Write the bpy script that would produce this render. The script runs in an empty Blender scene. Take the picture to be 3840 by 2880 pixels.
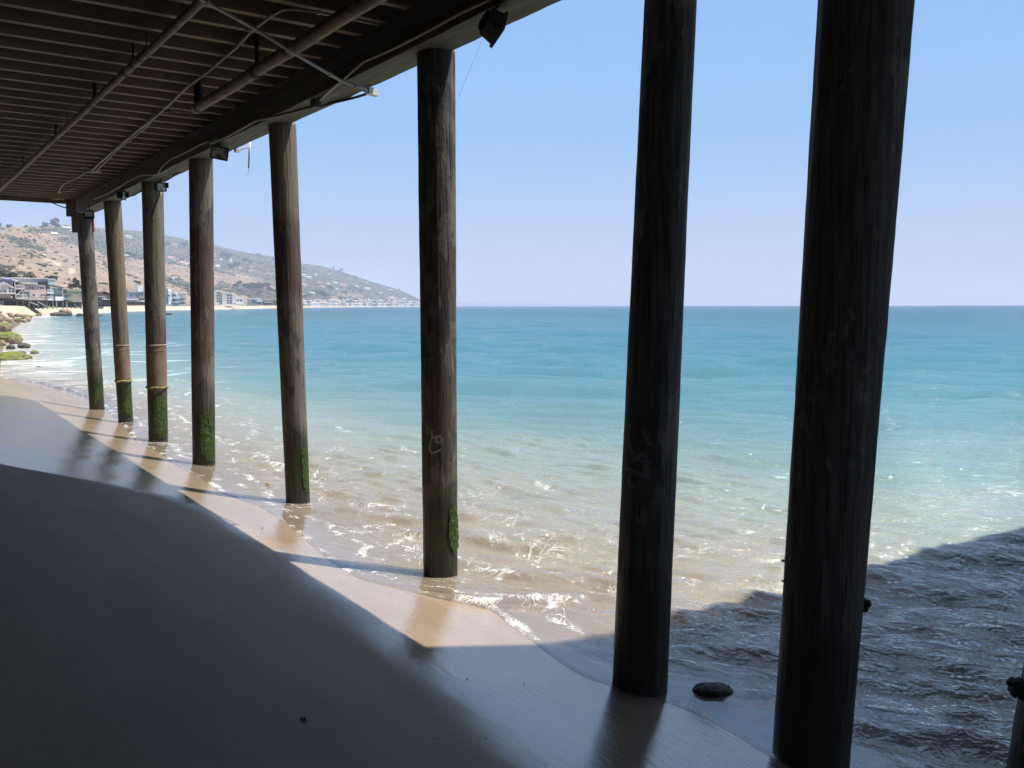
import bpy, math, random
import numpy as np
from mathutils import Vector, Matrix, Quaternion
R = math.radians
S = bpy.context.scene
COL = S.collection
rnd = random.Random(11)
F, H = 3300.0, 2.8                       # focal length (photo pixels), eye height above the water

# ------------------------------------------------------------------ camera
cam = bpy.data.cameras.new('camera'); cam_o = bpy.data.objects.new('camera', cam); COL.objects.link(cam_o)
cam.sensor_width = 36; cam.lens = 36 * F / 3840; cam.clip_start = .05; cam.clip_end = 60000
PITCH = math.atan(293 / F)
M3 = Matrix.Rotation(R(90) - PITCH, 3, 'X') @ Matrix.Rotation(R(-.1), 3, 'Z')
cam_o.matrix_world = Matrix.Translation((0, 0, H)) @ M3.to_4x4()
S.camera = cam_o

# ------------------------------------------------------------------ pier axes: u runs along the beam, n runs out to sea
AZ = R(-35.2)
BU = Vector((math.sin(AZ), math.cos(AZ))); BN = Vector((BU.y, -BU.x))
def un(p): return p[0]*BU.x + p[1]*BU.y, p[0]*BN.x + p[1]*BN.y
def xy(u, n): return u*BU.x + n*BN.x, u*BU.y + n*BN.y
def P(u, n, z): a, b = xy(u, n); return Vector((a, b, z))
def ray(x, y): return M3 @ Vector(((x-1920)/F, (1440-y)/F, -1))
def onz(x, y, z): r = ray(x, y); return Vector((0, 0, H)) + r*((z-H)/r.z)
def ony(x, y, d): r = ray(x, y); return Vector((0, 0, H)) + r*(d/r.y)
def onn(x, y, n):
    r = ray(x, y); return Vector((0, 0, H)) + r*(n/(r.x*BN.x + r.y*BN.y))

# ------------------------------------------------------------------ noise
def _h(i, s):
    i = (i.astype(np.int64) * 374761393 + s * 668265263) & 0xffffffff
    i = ((i ^ (i >> 13)) * 1274126177) & 0xffffffff
    return ((i ^ (i >> 16)) & 0xffff) / 65535.0
def vnoise(x, y, z=None, seed=0):
    x = np.asarray(x, float); y = np.asarray(y, float)
    z = np.zeros_like(x) if z is None else np.asarray(z, float)
    xi, yi, zi = np.floor(x), np.floor(y), np.floor(z)
    fx, fy, fz = x-xi, y-yi, z-zi
    fx, fy, fz = [t*t*(3-2*t) for t in (fx, fy, fz)]
    def hh(a, b, c): return _h(a*73 + b*15731 + c*789221 + (a*b) % 91, seed)
    o = 0
    for c in (0, 1):
        wz = fz if c else 1-fz
        for b in (0, 1):
            wy = fy if b else 1-fy
            for a in (0, 1):
                o = o + hh(xi+a, yi+b, zi+c) * (fx if a else 1-fx) * wy * wz
    return o*2-1
def fbm(x, y, z=None, o=4, seed=0):
    r, a = 0, .5
    for k in range(o):
        f = 2.03**k
        r = r + a*vnoise(np.asarray(x)*f, np.asarray(y)*f, None if z is None else np.asarray(z)*f, seed+k*17); a *= .5
    return r
def sm(a, b, x): t = np.clip((x-a)/(b-a), 0, 1); return t*t*(3-2*t)

# ------------------------------------------------------------------ materials
class NT:
    def __init__(s, name):
        s.m = bpy.data.materials.new(name); s.m.use_nodes = True
        s.t = s.m.node_tree; s.t.nodes.clear()
        s.out = s.t.nodes.new('ShaderNodeOutputMaterial')
    def n(s, typ, ins=None, **kw):
        nd = s.t.nodes.new('ShaderNode'+typ)
        for k, v in kw.items(): setattr(nd, k, v)
        for k, v in (ins or {}).items(): s.set(nd.inputs[k], v)
        return nd
    def set(s, sock, v):
        if isinstance(v, bpy.types.Node): v = v.outputs[0]
        if isinstance(v, bpy.types.NodeSocket): s.t.links.new(v, sock)
        elif sock.type == 'RGBA' and len(v) == 3: sock.default_value = (*v, 1)
        else: sock.default_value = v
    def math(s, op, a, b=0., c=None, clamp=False):
        d = {0: a, 1: b}
        if c is not None: d[2] = c
        return s.n('Math', d, operation=op, use_clamp=clamp)
    def rng(s, v, a, b, c=0., d=1., smooth=True):
        return s.n('MapRange', {0: v, 1: a, 2: b, 3: c, 4: d}, interpolation_type='SMOOTHSTEP' if smooth else 'LINEAR')
    def mix(s, f, a, b, mode='MIX'):
        nd = s.t.nodes.new('ShaderNodeMix'); nd.data_type = 'RGBA'; nd.blend_type = mode
        s.set(nd.inputs[0], f); s.set(nd.inputs[6], a); s.set(nd.inputs[7], b)
        return nd.outputs[2]
    def noise(s, vec, scale, det=4, rough=.55, dist=0.):
        d = {'Scale': scale, 'Detail': det, 'Roughness': rough, 'Distortion': dist}
        if vec is not None: d['Vector'] = vec
        return s.n('TexNoise', d).outputs[0]
    def ramp(s, v, stops):
        nd = s.n('ValToRGB', {0: v}); e = nd.color_ramp.elements
        while len(e) < len(stops): e.new(.5)
        for x, (p, c) in zip(e, stops): x.position = p; x.color = (*c, 1)
        return nd.outputs[0]
    def pos(s): return s.n('NewGeometry').outputs['Position']
    def obj(s): return s.n('TexCoord').outputs['Object']
    def scl(s, vec, sc, rot=(0, 0, 0)): return s.n('Mapping', {'Vector': vec, 'Scale': sc, 'Rotation': rot}).outputs[0]
    def attr(s, name): return s.n('Attribute', attribute_name=name).outputs['Fac']
    def bump(s, h, st, dist, nrm=None):
        d = {'Height': h, 'Strength': st, 'Distance': dist}
        if nrm is not None: d['Normal'] = nrm
        return s.n('Bump', d).outputs[0]
    def bsdf(s, col, rough=.6, nrm=None, spec=.4, metal=0., **kw):
        d = {'Base Color': col, 'Roughness': rough, 'Specular IOR Level': spec, 'Metallic': metal}
        if nrm is not None: d['Normal'] = nrm
        d.update(kw)
        return s.n('BsdfPrincipled', d).outputs[0]
    def end(s, sh): s.t.links.new(sh, s.out.inputs['Surface']); return s.m

def weathered(name, c, var=.35, scale=6., rough=.75, bump=.3, dist=.004, stretch=(1, 1, 1), c2=None, spec=.3, metal=0.):
    t = NT(name); v = t.scl(t.obj(), stretch)
    a = t.noise(v, scale, 6, .62); b = t.noise(v, scale*7, 4)
    dark = tuple(x*(1-var) for x in c); lite = tuple(min(1, x*(1+var)) for x in (c2 or c))
    col = t.mix(t.rng(a, .3, .7), dark, lite)
    col = t.mix(t.rng(b, .35, .75, 0, .35), col, tuple(x*.55 for x in c))
    return t.end(t.bsdf(col, rough, t.bump(t.mix(.4, a, b), bump, dist), spec, metal))

# ------------------------------------------------------------------ mesh helpers
class MB:
    def __init__(s): s.v = []; s.f = []; s.sm = False
    def add(s, vs, fs):
        o = len(s.v); s.v += [tuple(v) for v in vs]; s.f += [tuple(i+o for i in f) for f in fs]
    def box(s, c, d, rot=None, taper=1., bev=0.):
        hx, hy, hz = d[0]/2, d[1]/2, d[2]/2
        b = min(bev, hx*.8, hy*.8)
        vs = []
        for z, k in ((-hz, 1.), (hz, taper)):
            if b > 0: pts = [(-hx+b, -hy), (hx-b, -hy), (hx, -hy+b), (hx, hy-b), (hx-b, hy), (-hx+b, hy), (-hx, hy-b), (-hx, -hy+b)]
            else: pts = [(-hx, -hy), (hx, -hy), (hx, hy), (-hx, hy)]
            vs += [Vector((x*k, y*k, z)) for x, y in pts]
        n = len(vs)//2
        if rot is not None: vs = [rot @ v for v in vs]
        c = Vector(c); vs = [v+c for v in vs]
        s.add(vs, [tuple(range(n))[::-1], tuple(range(n, 2*n))] + [(i, (i+1) % n, n+(i+1) % n, n+i) for i in range(n)])
    def bar(s, a, b, w, h):                     # rectangular bar from a to b
        a, b = Vector(a), Vector(b); d = b-a
        q = d.to_track_quat('X', 'Z').to_matrix(); s.box((a+b)/2, (d.length, w, h), q)
    def tube(s, pts, r, seg=10, cap=True):
        pts = [Vector(p) for p in pts]; n = len(pts)
        rs = r if isinstance(r, (list, tuple)) else [r]*n
        vs = []; up = None
        for i, p in enumerate(pts):
            d = (pts[min(i+1, n-1)] - pts[max(i-1, 0)]).normalized()
            if up is None: up = d.orthogonal().normalized()
            up = (up - d*up.dot(d)).normalized(); w = d.cross(up)
            vs += [p + (up*math.cos(k*2*math.pi/seg) + w*math.sin(k*2*math.pi/seg))*rs[i] for k in range(seg)]
        fs = [(i*seg+k, i*seg+(k+1) % seg, (i+1)*seg+(k+1) % seg, (i+1)*seg+k) for i in range(n-1) for k in range(seg)]
        if cap: fs += [tuple(range(seg))[::-1], tuple(range((n-1)*seg, n*seg))]
        s.add(vs, fs)
    def build(s, name, mat, parent=None, smooth=False, loc=None, rotz=None):
        me = bpy.data.meshes.new(name); me.from_pydata(s.v, [], s.f); me.update()
        o = bpy.data.objects.new(name, me); COL.objects.link(o)
        if mat: me.materials.append(mat)
        if smooth: me.polygons.foreach_set('use_smooth', [True]*len(me.polygons))
        if parent: o.parent = parent
        if loc is not None: o.location = loc
        if rotz is not None: o.rotation_euler[2] = rotz
        return o
def grid_obj(name, X, Y, Z, mat, attrs=None, keep=None):
    nu, nv = X.shape
    co = np.stack([X, Y, Z], -1).reshape(-1, 3)
    idx = np.arange(nu*nv).reshape(nu, nv)
    q = np.stack([idx[:-1, :-1], idx[:-1, 1:], idx[1:, 1:], idx[1:, :-1]], -1).reshape(-1, 4)
    me = bpy.data.meshes.new(name)
    me.vertices.add(len(co)); me.vertices.foreach_set('co', co.ravel())
    me.loops.add(q.size); me.loops.foreach_set('vertex_index', q.ravel().astype(np.int32))
    me.polygons.add(len(q)); me.polygons.foreach_set('loop_start', np.arange(0, q.size, 4, dtype=np.int32))
    me.polygons.foreach_set('loop_total', np.full(len(q), 4, np.int32))
    me.polygons.foreach_set('use_smooth', np.ones(len(q), bool))
    me.update(); me.validate()
    for k, a in (attrs or {}).items():
        at = me.attributes.new(k, 'FLOAT', 'POINT'); at.data.foreach_set('value', a.ravel().astype(np.float32))
    me.materials.append(mat)
    o = bpy.data.objects.new(name, me); COL.objects.link(o)
    return o
def tag(o, label=None, cat=None, group=None, kind=None):
    if label: o['label'] = label
    if cat: o['category'] = cat
    if group: o['group'] = group
    if kind: o['kind'] = kind
    return o
def thing(name, loc, label, cat, group=None, rotz=0.):
    o = bpy.data.objects.new(name, None); COL.objects.link(o); o.empty_display_size = .2
    o.location = loc; o.rotation_euler[2] = rotz
    return tag(o, label, cat, group)
def copy_tree(o, parent=None):
    c = o.copy(); COL.objects.link(c); c.parent = parent
    for ch in list(o.children): copy_tree(ch, c)
    return c

# ------------------------------------------------------------------ light: sun, sky, air
SUN_AZ, SUN_EL = R(84), R(71.1)
sdir = Vector((math.sin(SUN_AZ)*math.cos(SUN_EL), math.cos(SUN_AZ)*math.cos(SUN_EL), math.sin(SUN_EL)))
sl = bpy.data.lights.new('sun', 'SUN'); sl.energy = 4.6; sl.angle = R(.53); sl.color = (1, .955, .89)
so = bpy.data.objects.new('sun', sl); COL.objects.link(so); so.rotation_euler = sdir.to_track_quat('Z', 'Y').to_euler(); so.location = (40, -10, 90)
W = bpy.data.worlds.new('World'); S.world = W; W.use_nodes = True
wt = W.node_tree; bg = wt.nodes['Background']
sk = wt.nodes.new('ShaderNodeTexSky'); sk.sky_type = 'NISHITA'; sk.sun_disc = False
sk.sun_elevation = SUN_EL; sk.sun_rotation = SUN_AZ; sk.air_density = 1.0; sk.dust_density = .25; sk.ozone_density = 3.0
# low band of the sky: paler towards the horizon, as over a summer bay; the physical sky above it
tc = wt.nodes.new('ShaderNodeTexCoord'); sx = wt.nodes.new('ShaderNodeSeparateXYZ'); wt.links.new(tc.outputs['Generated'], sx.inputs[0])
rp = wt.nodes.new('ShaderNodeValToRGB'); wt.links.new(sx.outputs[2], rp.inputs[0])
LOW = [(0., (.315, .338, .430)), (.07, (.236, .316, .466)), (.19, (.146, .280, .480)), (.38, (.128, .252, .466)), (.62, (.270, .370, .520))]  # topmost stop lies above the view, brightened to fill the shaded areas
while len(rp.color_ramp.elements) < len(LOW): rp.color_ramp.elements.new(.5)
for e, (p_, c_) in zip(rp.color_ramp.elements, LOW): e.position = p_; e.color = (*c_, 1)
vm = wt.nodes.new('ShaderNodeVectorMath'); vm.operation = 'SCALE'; vm.inputs['Scale'].default_value = 1/.10; wt.links.new(rp.outputs[0], vm.inputs[0])
mr = wt.nodes.new('ShaderNodeMapRange'); mr.interpolation_type = 'SMOOTHSTEP'; wt.links.new(sx.outputs[2], mr.inputs[0])
for k_, v_ in ((1, .60), (2, .92), (3, 0.), (4, 1.)): mr.inputs[k_].default_value = v_
mx = wt.nodes.new('ShaderNodeMix'); mx.data_type = 'RGBA'; wt.links.new(mr.outputs[0], mx.inputs[0]); wt.links.new(vm.outputs[0], mx.inputs[6]); wt.links.new(sk.outputs[0], mx.inputs[7])
wt.links.new(mx.outputs[2], bg.inputs['Color']); bg.inputs['Strength'].default_value = .10
S.view_settings.view_transform = 'Standard'; S.view_settings.look = 'None'
S.view_settings.exposure = .95; S.view_settings.gamma = 1
try:
    S.cycles.use_denoising = True; S.cycles.use_adaptive_sampling = True; S.cycles.adaptive_threshold = .03; S.cycles.denoiser = 'OPENIMAGEDENOISE'
    S.cycles.max_bounces = 8; S.cycles.diffuse_bounces = 4; S.cycles.glossy_bounces = 4; S.cycles.transparent_max_bounces = 12
    S.cycles.volume_bounces = 0; S.cycles.sample_clamp_indirect = 6; S.cycles.caustics_reflective = False; S.cycles.caustics_refractive = False
except Exception: pass

hz = MB(); hz.box((0, 6500, 158), (34000, 27000, 326))
hm = NT('air'); pv = hm.n('VolumePrincipled', {'Color': (.71, .80, .96), 'Density': .00020, 'Anisotropy': .0})
hm.t.links.new(pv.outputs[0], hm.out.inputs['Volume'])
tag(hz.build('haze', hm.m), 'thin blue summer haze over the bay', 'haze', kind='stuff')

# ------------------------------------------------------------------ shore line and sand
FRONT_PX = [(2900, 2850), (2780, 2765), (2680, 2700), (2600, 2655), (2440, 2615), (2275, 2585), (2199, 2576), (2117, 2517), (2040, 2455), (1935, 2364),
            (1850, 2280), (1788, 2264), (1658, 2267), (1553, 2244), (1417, 2235), (1353, 2220), (1270, 2140), (1215, 2040),
            (1130, 1965), (1039, 1908), (964, 1888), (880, 1862), (800, 1790), (723, 1765), (640, 1700), (560, 1659), (502, 1590), (393, 1510), (330, 1483),
            (253, 1453), (199, 1444), (154, 1431), (0, 1415)]
fr = [un(onz(x, y, .02)) for x, y in FRONT_PX]
coast = [(-8, 1330, 48), (10, 1280, 72), (30, 1240, 102), (75, 1205, 160), (100, 1190, 225), (150, 1180, 290), (300, 0, 390), (420, 0, 500), (560, 0, 610), (700, 0, 740), (880, 0, 930),
         (1000, 0, 1250), (1130, 0, 1750), (1350, 0, 2700), (1500, 0, 3500), (1572, 0, 4150)]
cu = []
for x, y, d in coast:
    p = ony(x, 1147, d); cu.append(un(p))
fr = sorted(fr + cu)
fu = np.array([a for a, b in fr]); fn = np.array([b for a, b in fr]); fn = fn - .24*np.clip((fu-7.5)/2, 0, 1)*np.clip((30-fu)/6, 0, 1)
fu = np.concatenate([[-400, -8], fu, [fu[-1]+400, fu[-1]+9000]]); fn = np.concatenate([[fn[0]+1.5, fn[0]+.2], fn, [fn[-1]+150, fn[-1]+4200]])
fuu = np.arange(-6, 60, .02); _k = np.exp(-(np.arange(-18, 19)/8.)**2); fnn = np.convolve(np.pad(np.interp(fuu, fu, fn), 18, 'edge'), _k/_k.sum(), 'valid')
def nfront(u): return np.where((u > -5.5) & (u < 59.5), np.interp(u, fuu, fnn), np.interp(u, fu, fn))
swu = np.array([-400, -5, 0, 5, 12, 20, 27, 34, 42, 50]); swn = np.array([4.7, 4.5, 4.45, 4.4, 4.38, 4.34, 4.3, 3.9, 3.6, 3.9])
wu = np.concatenate([swu, [a for a, b in cu if a > 60]]); wn = np.concatenate([swn, [b for a, b in cu if a > 60]])
def nwater(u): return np.interp(u, wu, wn)
def sandz(u, n):
    s = nwater(u) - n
    z = np.where(s < 0, s*.085, s*.205 + np.maximum(s-2.4, 0)**1.5*.02)
    far = sm(60, 200, u)
    z = z*(1-far) + np.where(s < 0, s*.05, np.minimum(s*.085, 3+s*.004))*far
    z = np.maximum(z, -2.2); z = np.where(s > 0, 3.4*np.tanh(z/3.4), z)
    return z + .018*fbm(u*.5, n*.8, o=3, seed=5)*sm(-3, 1, s)
def gz(p): u, n = un(p); return float(sandz(np.array([u]), np.array([n]))[0])
def gnd(x, y):
    p = onz(x, y, 0.)
    for _ in range(14): p = p.lerp(onz(x, y, max(gz(p), 0.)), .6)
    return p

def spread(lo, hi, d0, grow, dmax):
    out = [lo]; d = d0
    while out[-1] < hi: out.append(out[-1]+d); d = min(d*grow, dmax)
    return np.array(out)
us = np.concatenate([-spread(3, 60, .1, 1.06, 8)[::-1], np.arange(-3, 0, .1), np.arange(0, 18, .06), spread(18, 420, .06, 1.02, 6)])
ns = np.concatenate([-spread(1, 40, .06, 1.08, 4)[::-1], np.arange(-1, 6.5, .05), spread(6.5, 60, .08, 1.06, 3)])
U, D = np.meshgrid(us, ns, indexing='ij')
N_ = D + (nwater(U)-4.4)
Z = sandz(U, N_)
t = NT('wet_sand')
ua, sa, we = t.attr('u'), t.attr('s'), t.attr('wet')
uv = t.n('CombineXYZ', {0: ua, 1: sa}).outputs[0]
pos = t.pos()
low = t.noise(t.scl(uv, (.35, 1.1, 1)), 1.2, 5, .6)
grain = t.noise(pos, 140, 3, .7); mid = t.noise(pos, 9, 5)
col = t.mix(t.rng(low, .3, .7), (.30, .215, .145), (.375, .28, .19))
col = t.mix(t.rng(grain, .25, .75, 0, .7), col, (.19, .148, .112))
speck = t.n('TexVoronoi', {'Vector': pos, 'Scale': 22.}, feature='F1'); 
dot = t.math('MULTIPLY', t.math('LESS_THAN', speck.outputs['Distance'], .12), t.math('GREATER_THAN', t.n('SeparateColor', {0: speck.outputs['Color']}).outputs[0], .93))
col = t.mix(t.math('MULTIPLY', dot, .75), col, (.03, .028, .025))
wetn = t.math('ADD', we, t.math('MULTIPLY', t.math('SUBTRACT', low, .5), .55))
wet = t.rng(wetn, .35, .85)
col = t.mix(t.rng(sa, 1.3, 3.2, 0., .85), col, t.mix(t.rng(low, .3, .7), (.150, .114, .084), (.190, .146, .110)))  # upper beach darker: damp sand, with the deck's shade put into the colour
dryc = t.mix(t.rng(mid, .3, .7), (.27, .215, .16), (.33, .265, .2))
dry2 = t.attr('dry')
col = t.mix(dry2, col, t.mix(1., dryc, (1.45, 1.45, 1.4), 'MULTIPLY'))
rip = t.noise(t.scl(uv, (.55, 7., 1)), 4.0, 4, .6, .35)
rip2 = t.noise(t.scl(uv, (2.2, 16., 1)), 5.0, 3, .6, .6)
rough = t.math('ADD', t.rng(wet, 0., 1., .62, .035, False), t.math('MULTIPLY', t.rng(mid, .35, .7), .05))
b1 = t.bump(t.math('ADD', rip, t.math('MULTIPLY', rip2, .35)), t.rng(wet, 0., 1., .10, .62, False), .008)
b2 = t.bump(grain, t.rng(wet, 0., 1., .5, .12, False), .003, b1)
sand = t.end(t.bsdf(col, rough, b2, t.rng(wet, 0., 1., .25, .85), **{'IOR': t.rng(wet, 0., 1., 1.45, 2.2)}))
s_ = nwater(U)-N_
wlim = np.interp(U, [-5, 2, 3.7, 5, 6.3, 8.2, 10.2, 11.9, 12.8, 13.7, 16, 20, 40], [2.4, 2.2, 2.1, 1.95, 1.85, 1.65, 1.6, 1.9, 2.5, 3.3, 4.2, 5., 5.])
wlim = wlim + .14*fbm(U*.35, U*0+3, o=3, seed=9)
ww = np.interp(U, [5, 9, 11.3, 12.6, 13.6], [.9, .9, .95, .6, .25])
wetm = 1-sm(wlim-ww*1.5, wlim+ww, s_)
drym = sm(9, 16, s_)*sm(60, 150, U)
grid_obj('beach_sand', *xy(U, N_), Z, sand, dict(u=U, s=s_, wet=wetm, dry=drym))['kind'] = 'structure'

# ------------------------------------------------------------------ water
us = np.concatenate([-spread(2, 6000, .1, 1.06, 900)[::-1], np.arange(-2, 1, .1), np.arange(1, 15, .045), spread(15, 12000, .05, 1.016, 400)])
ts = np.concatenate([np.arange(0, 7, .036), spread(7, 70, .037, 1.018, 1.2), spread(71, 6300, 1.3, 1.06, 300)])
U, T = np.meshgrid(us, ts, indexing='ij')
NN = nfront(U)[...] + T
X, Y = xy(U, NN)
du = np.gradient(us)[:, None]; dt = np.gradient(ts)[None, :]
sp = np.maximum(du, dt)
zw = np.zeros_like(U)
wr = np.random.RandomState(4)
for k in range(140):
    lam = .16 * (34/.16)**(wr.rand()**1.25)
    th = wr.normal(0, .30) + .60                         # crests roughly parallel to the shore
    k0 = 2*math.pi/lam
    amp = .0056*lam**.80 * (.55+.9*wr.rand()) * (.62 if lam > 4 else 1.) * (1.5 if lam < 1. else 1.)
    fade = np.clip(lam/(3.2*sp)-1, 0, 1)*sm(.05, .35+lam*.75, T)
    if lam > 20: amp *= .35
    if 1. < lam < 9: amp *= 2.5
    if lam > 1.2: amp = amp*(.30+.70*sm(6, 26, T))
    else: amp = amp*(1.5 if lam < .5 else .55)
    ph = k0*(math.cos(th)*NN + math.sin(th)*U) + wr.rand()*6.28 + 1.6*vnoise(U*.12, NN*.12, seed=k)
    zw += amp*fade*(np.sin(ph)+.28*np.cos(2*ph))
sz = sandz(U, NN)
lump = fbm(U*3.2, NN*3.2, o=3, seed=31)
film = sz + .010 + .012*sm(0, .35, T) + .010*lump*sm(.02, .25, T)*sm(4, 1, T)
edge = .012*np.exp(-((T-.09)/.06)**2)*(.5+lump)
lev = zw - .01
near = (U > -30) & (U < 130)
zz = np.where(near, np.maximum(film, lev) + .01*np.exp(-np.abs(film-lev)/.03), lev)
# one small breaker between the two tall columns
bx = np.array([un(onz(x, y, .05)) for x, y in [(1560, 2262), (1800, 2250), (2020, 2248), (2250, 2225)]])
bn = np.interp(U, bx[::-1, 0] if bx[0, 0] > bx[-1, 0] else bx[:, 0], bx[::-1, 1] if bx[0, 0] > bx[-1, 0] else bx[:, 1])
bm_ = np.exp(-((U-bx[:, 0].mean())/(.62*np.ptp(bx[:, 0]))) ** 4)
zz = zz + .055*bm_*np.exp(-((NN-bn-.22*lump)/np.where(NN < bn, .10, .28))**2)*(1+.5*lump)
brk = bm_*np.exp(-((NN-bn-.22*lump+.03)/.11)**2)
zz = np.where(near & (T < .001), sz+.002, zz)
w = NT('sea_water')
ua, ta, fa = w.attr('u'), w.attr('t'), w.attr('brk')
uv = w.n('CombineXYZ', {0: ua, 1: ta}).outputs[0]
pos = w.pos(); pr = w.scl(pos, (1, 1, 1), (0, 0, R(-64)))      # rotate: x seaward, y along shore
tv = w.math('ADD', ta, w.math('MULTIPLY', w.math('MINIMUM', ta, 16.), w.rng(ua, 8., 34., 0., 1.3, False)))
lt = w.math('LOGARITHM', w.math('ADD', w.math('MAXIMUM', w.math('ADD', tv, w.math('MULTIPLY', w.math('SUBTRACT', w.noise(w.scl(uv, (.18, .5, 1)), 1.), .5), w.math('MULTIPLY', tv, .5))), 0.), 1.), 10.)
ltn = w.math('DIVIDE', lt, 3.2)
dcol = w.ramp(ltn, [(0, (.40, .315, .215)), (.15, (.345, .30, .215)), (.21, (.28, .275, .215)), (.285, (.195, .24, .20)), (.34, (.118, .195, .178)), (.39, (.080, .165, .170)), (.45, (.058, .150, .176)),
                    (.53, (.043, .135, .172)), (.65, (.032, .112, .160)), (1., (.016, .072, .125))])
alpha = w.ramp(ltn, [(0, (.22,)*3), (.08, (.45,)*3), (.19, (.78,)*3), (.29, (1,)*3)])
# ripples too small for the mesh
r1 = w.math('ADD', w.noise(w.scl(pr, (1, .42, 1)), 5.5, 3, .55, .5), w.math('MULTIPLY', w.noise(w.scl(pr, (1, .5, 1), (0, 0, .5)), 12., 3, .6, .4), .8))
r2 = w.noise(w.scl(pr, (1, .26, 1)), 2.2, 5, .62, .4)
r3 = w.noise(w.scl(pr, (1, .30, 1)), .55, 5, .6, .4)
r4 = w.noise(w.scl(pr, (1, .3, 1)), .05, 4, .6)
f1 = w.rng(ta, .06, 1.3); f2 = w.rng(ta, 5., 22.); f3 = w.rng(ta, 35., 160.)
b = w.bump(r1, f1, .072)
bs = w.bump(r1, w.math('MULTIPLY', f1, .10), .05)
b = w.bump(r2, f2, .17, b)
b = w.bump(r3, f3, 1.2, b)
b = w.bump(r4, w.math('MULTIPLY', f3, .4), 1.5, b)
bs = w.bump(r2, w.math('MULTIPLY', f2, .35), .12, bs); bs = w.bump(r3, f3, 1.2, bs); bs = w.bump(r4, w.math('MULTIPLY', f3, .4), 1.5, bs)
# foam
fz = w.noise(w.scl(uv, (.7, .9, 1)), 1.5, 4, .6)
wob = w.n('CombineXYZ', {0: w.noise(uv, 2.2, 3), 1: w.noise(w.scl(uv, (1, 1, 1), (0, 0, 1.)), 2.7, 3)}).outputs[0]
uvd = w.n('VectorMath', {0: uv, 1: w.n('VectorMath', {0: wob, 'Scale': .9}, operation='SCALE').outputs[0]}, operation='ADD').outputs[0]
vor = w.n('TexVoronoi', {'Vector': w.scl(uvd, (1., 1.9, 1)), 'Scale': 2.3}, feature='DISTANCE_TO_EDGE').outputs['Distance']
vor2 = w.n('TexVoronoi', {'Vector': w.scl(uvd, (1.2, 2.0, 1)), 'Scale': 7.}, feature='DISTANCE_TO_EDGE').outputs['Distance']
fine = w.noise(pos, 46., 3, .7)
l1 = w.math('MULTIPLY', w.rng(vor, .024, .004), w.rng(fz, .53, .64))
l2 = w.math('MULTIPLY', w.rng(vor2, .06, .01), w.rng(w.noise(w.scl(uv, (.8, 1.2, 1)), 2.4, 3), .57, .70))
zone = w.math('MULTIPLY', w.rng(ta, 5.2, 1.2), w.rng(ta, .0, .25, .4, 1.))
lace = w.math('MULTIPLY', w.math('MAXIMUM', l1, l2), zone)
brkn = w.noise(w.scl(uv, (1., 1.6, 1)), 1.4, 5, .65)
tw = w.math('ADD', ta, w.math('MULTIPLY', w.math('SUBTRACT', w.noise(w.scl(uv, (.55, .35, 1)), 1.3, 4, .6, .5), .5), 1.9))
def arc(pos_, wd, lo, hi): return w.math('MULTIPLY', w.rng(w.math('ABSOLUTE', w.math('SUBTRACT', tw, w.math('ADD', w.math('MULTIPLY', fz, wd*1.5), pos_-wd*.75))), wd, wd*.12), w.rng(brkn, lo, hi))
wd0 = w.math('MULTIPLY', w.math('MULTIPLY', brkn, brkn), .38)
lip = w.math('MULTIPLY', w.math('MULTIPLY', w.rng(w.math('SUBTRACT', ta, wd0), .0, -.07), w.rng(brkn, .46, .64)), w.rng(fine, .40, .60, .05, 1.))
arcs = w.math('MAXIMUM', w.math('MAXIMUM', arc(.55, .10, .44, .58), arc(1.5, .13, .47, .60)), w.math('MAXIMUM', arc(2.7, .10, .50, .62), arc(4.3, .12, .54, .64)))
arcs = w.math('MULTIPLY', arcs, w.rng(w.math('ADD', w.math('MULTIPLY', vor2, 3.), w.math('MULTIPLY', fine, .6)), .75, .35))
lip = w.math('MAXIMUM', lip, arcs)
surfz = w.math('MULTIPLY', w.rng(ua, 27., 50.), w.rng(ua, 330., 170.))
st = w.noise(w.scl(uv, (.75, .22, 1)), 1.0, 6, .68, .6)
surf = w.math('MULTIPLY', surfz, w.math('MULTIPLY', w.rng(w.math('ADD', st, w.rng(ta, 0., 22., .04, -.20, False)), .48, .72), w.rng(ta, 34., 8.)))
milk = w.math('MULTIPLY', w.math('MULTIPLY', surfz, w.rng(ta, 14., 1.)), .13)
surf = w.math('MAXIMUM', surf, milk)
coastf = w.math('MULTIPLY', w.rng(ua, 200., 380.), w.rng(w.math('ADD', ta, w.math('MULTIPLY', w.noise(uv, .03, 3), 8.)), 14., 8.))
fleck = w.math('MULTIPLY', w.math('MULTIPLY', w.rng(w.noise(w.scl(uv, (.7, 2.2, 1)), 2.6, 4, .7), .68, .74), w.rng(ta, 9., 2.)), .8)
foam = w.math('MAXIMUM', w.math('MAXIMUM', lace, lip), w.math('MAXIMUM', w.math('MAXIMUM', surf, coastf), fleck))
foam = w.math('MAXIMUM', foam, w.rng(w.math('ADD', fa, w.math('MULTIPLY', w.math('SUBTRACT', w.math('MULTIPLY', w.math('ADD', fine, brkn), .5), .5), 2.2)), .72, 1.10))
foam = w.math('MULTIPLY', foam, w.math('MULTIPLY', w.rng(fine, .30, .55, .2, .95), w.rng(w.noise(pos, 95., 3, .7), .34, .52, .35, 1.)), clamp=True)
diff = w.n('BsdfDiffuse', {'Color': dcol, 'Normal': bs}).outputs[0]
tr = w.n('BsdfTransparent').outputs[0]
body = w.n('MixShader', {0: alpha, 1: tr, 2: diff}).outputs[0]
gl = w.n('BsdfGlossy', {'Roughness': w.rng(ta, 8., 250., .05, .12), 'Normal': b}).outputs[0]
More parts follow.
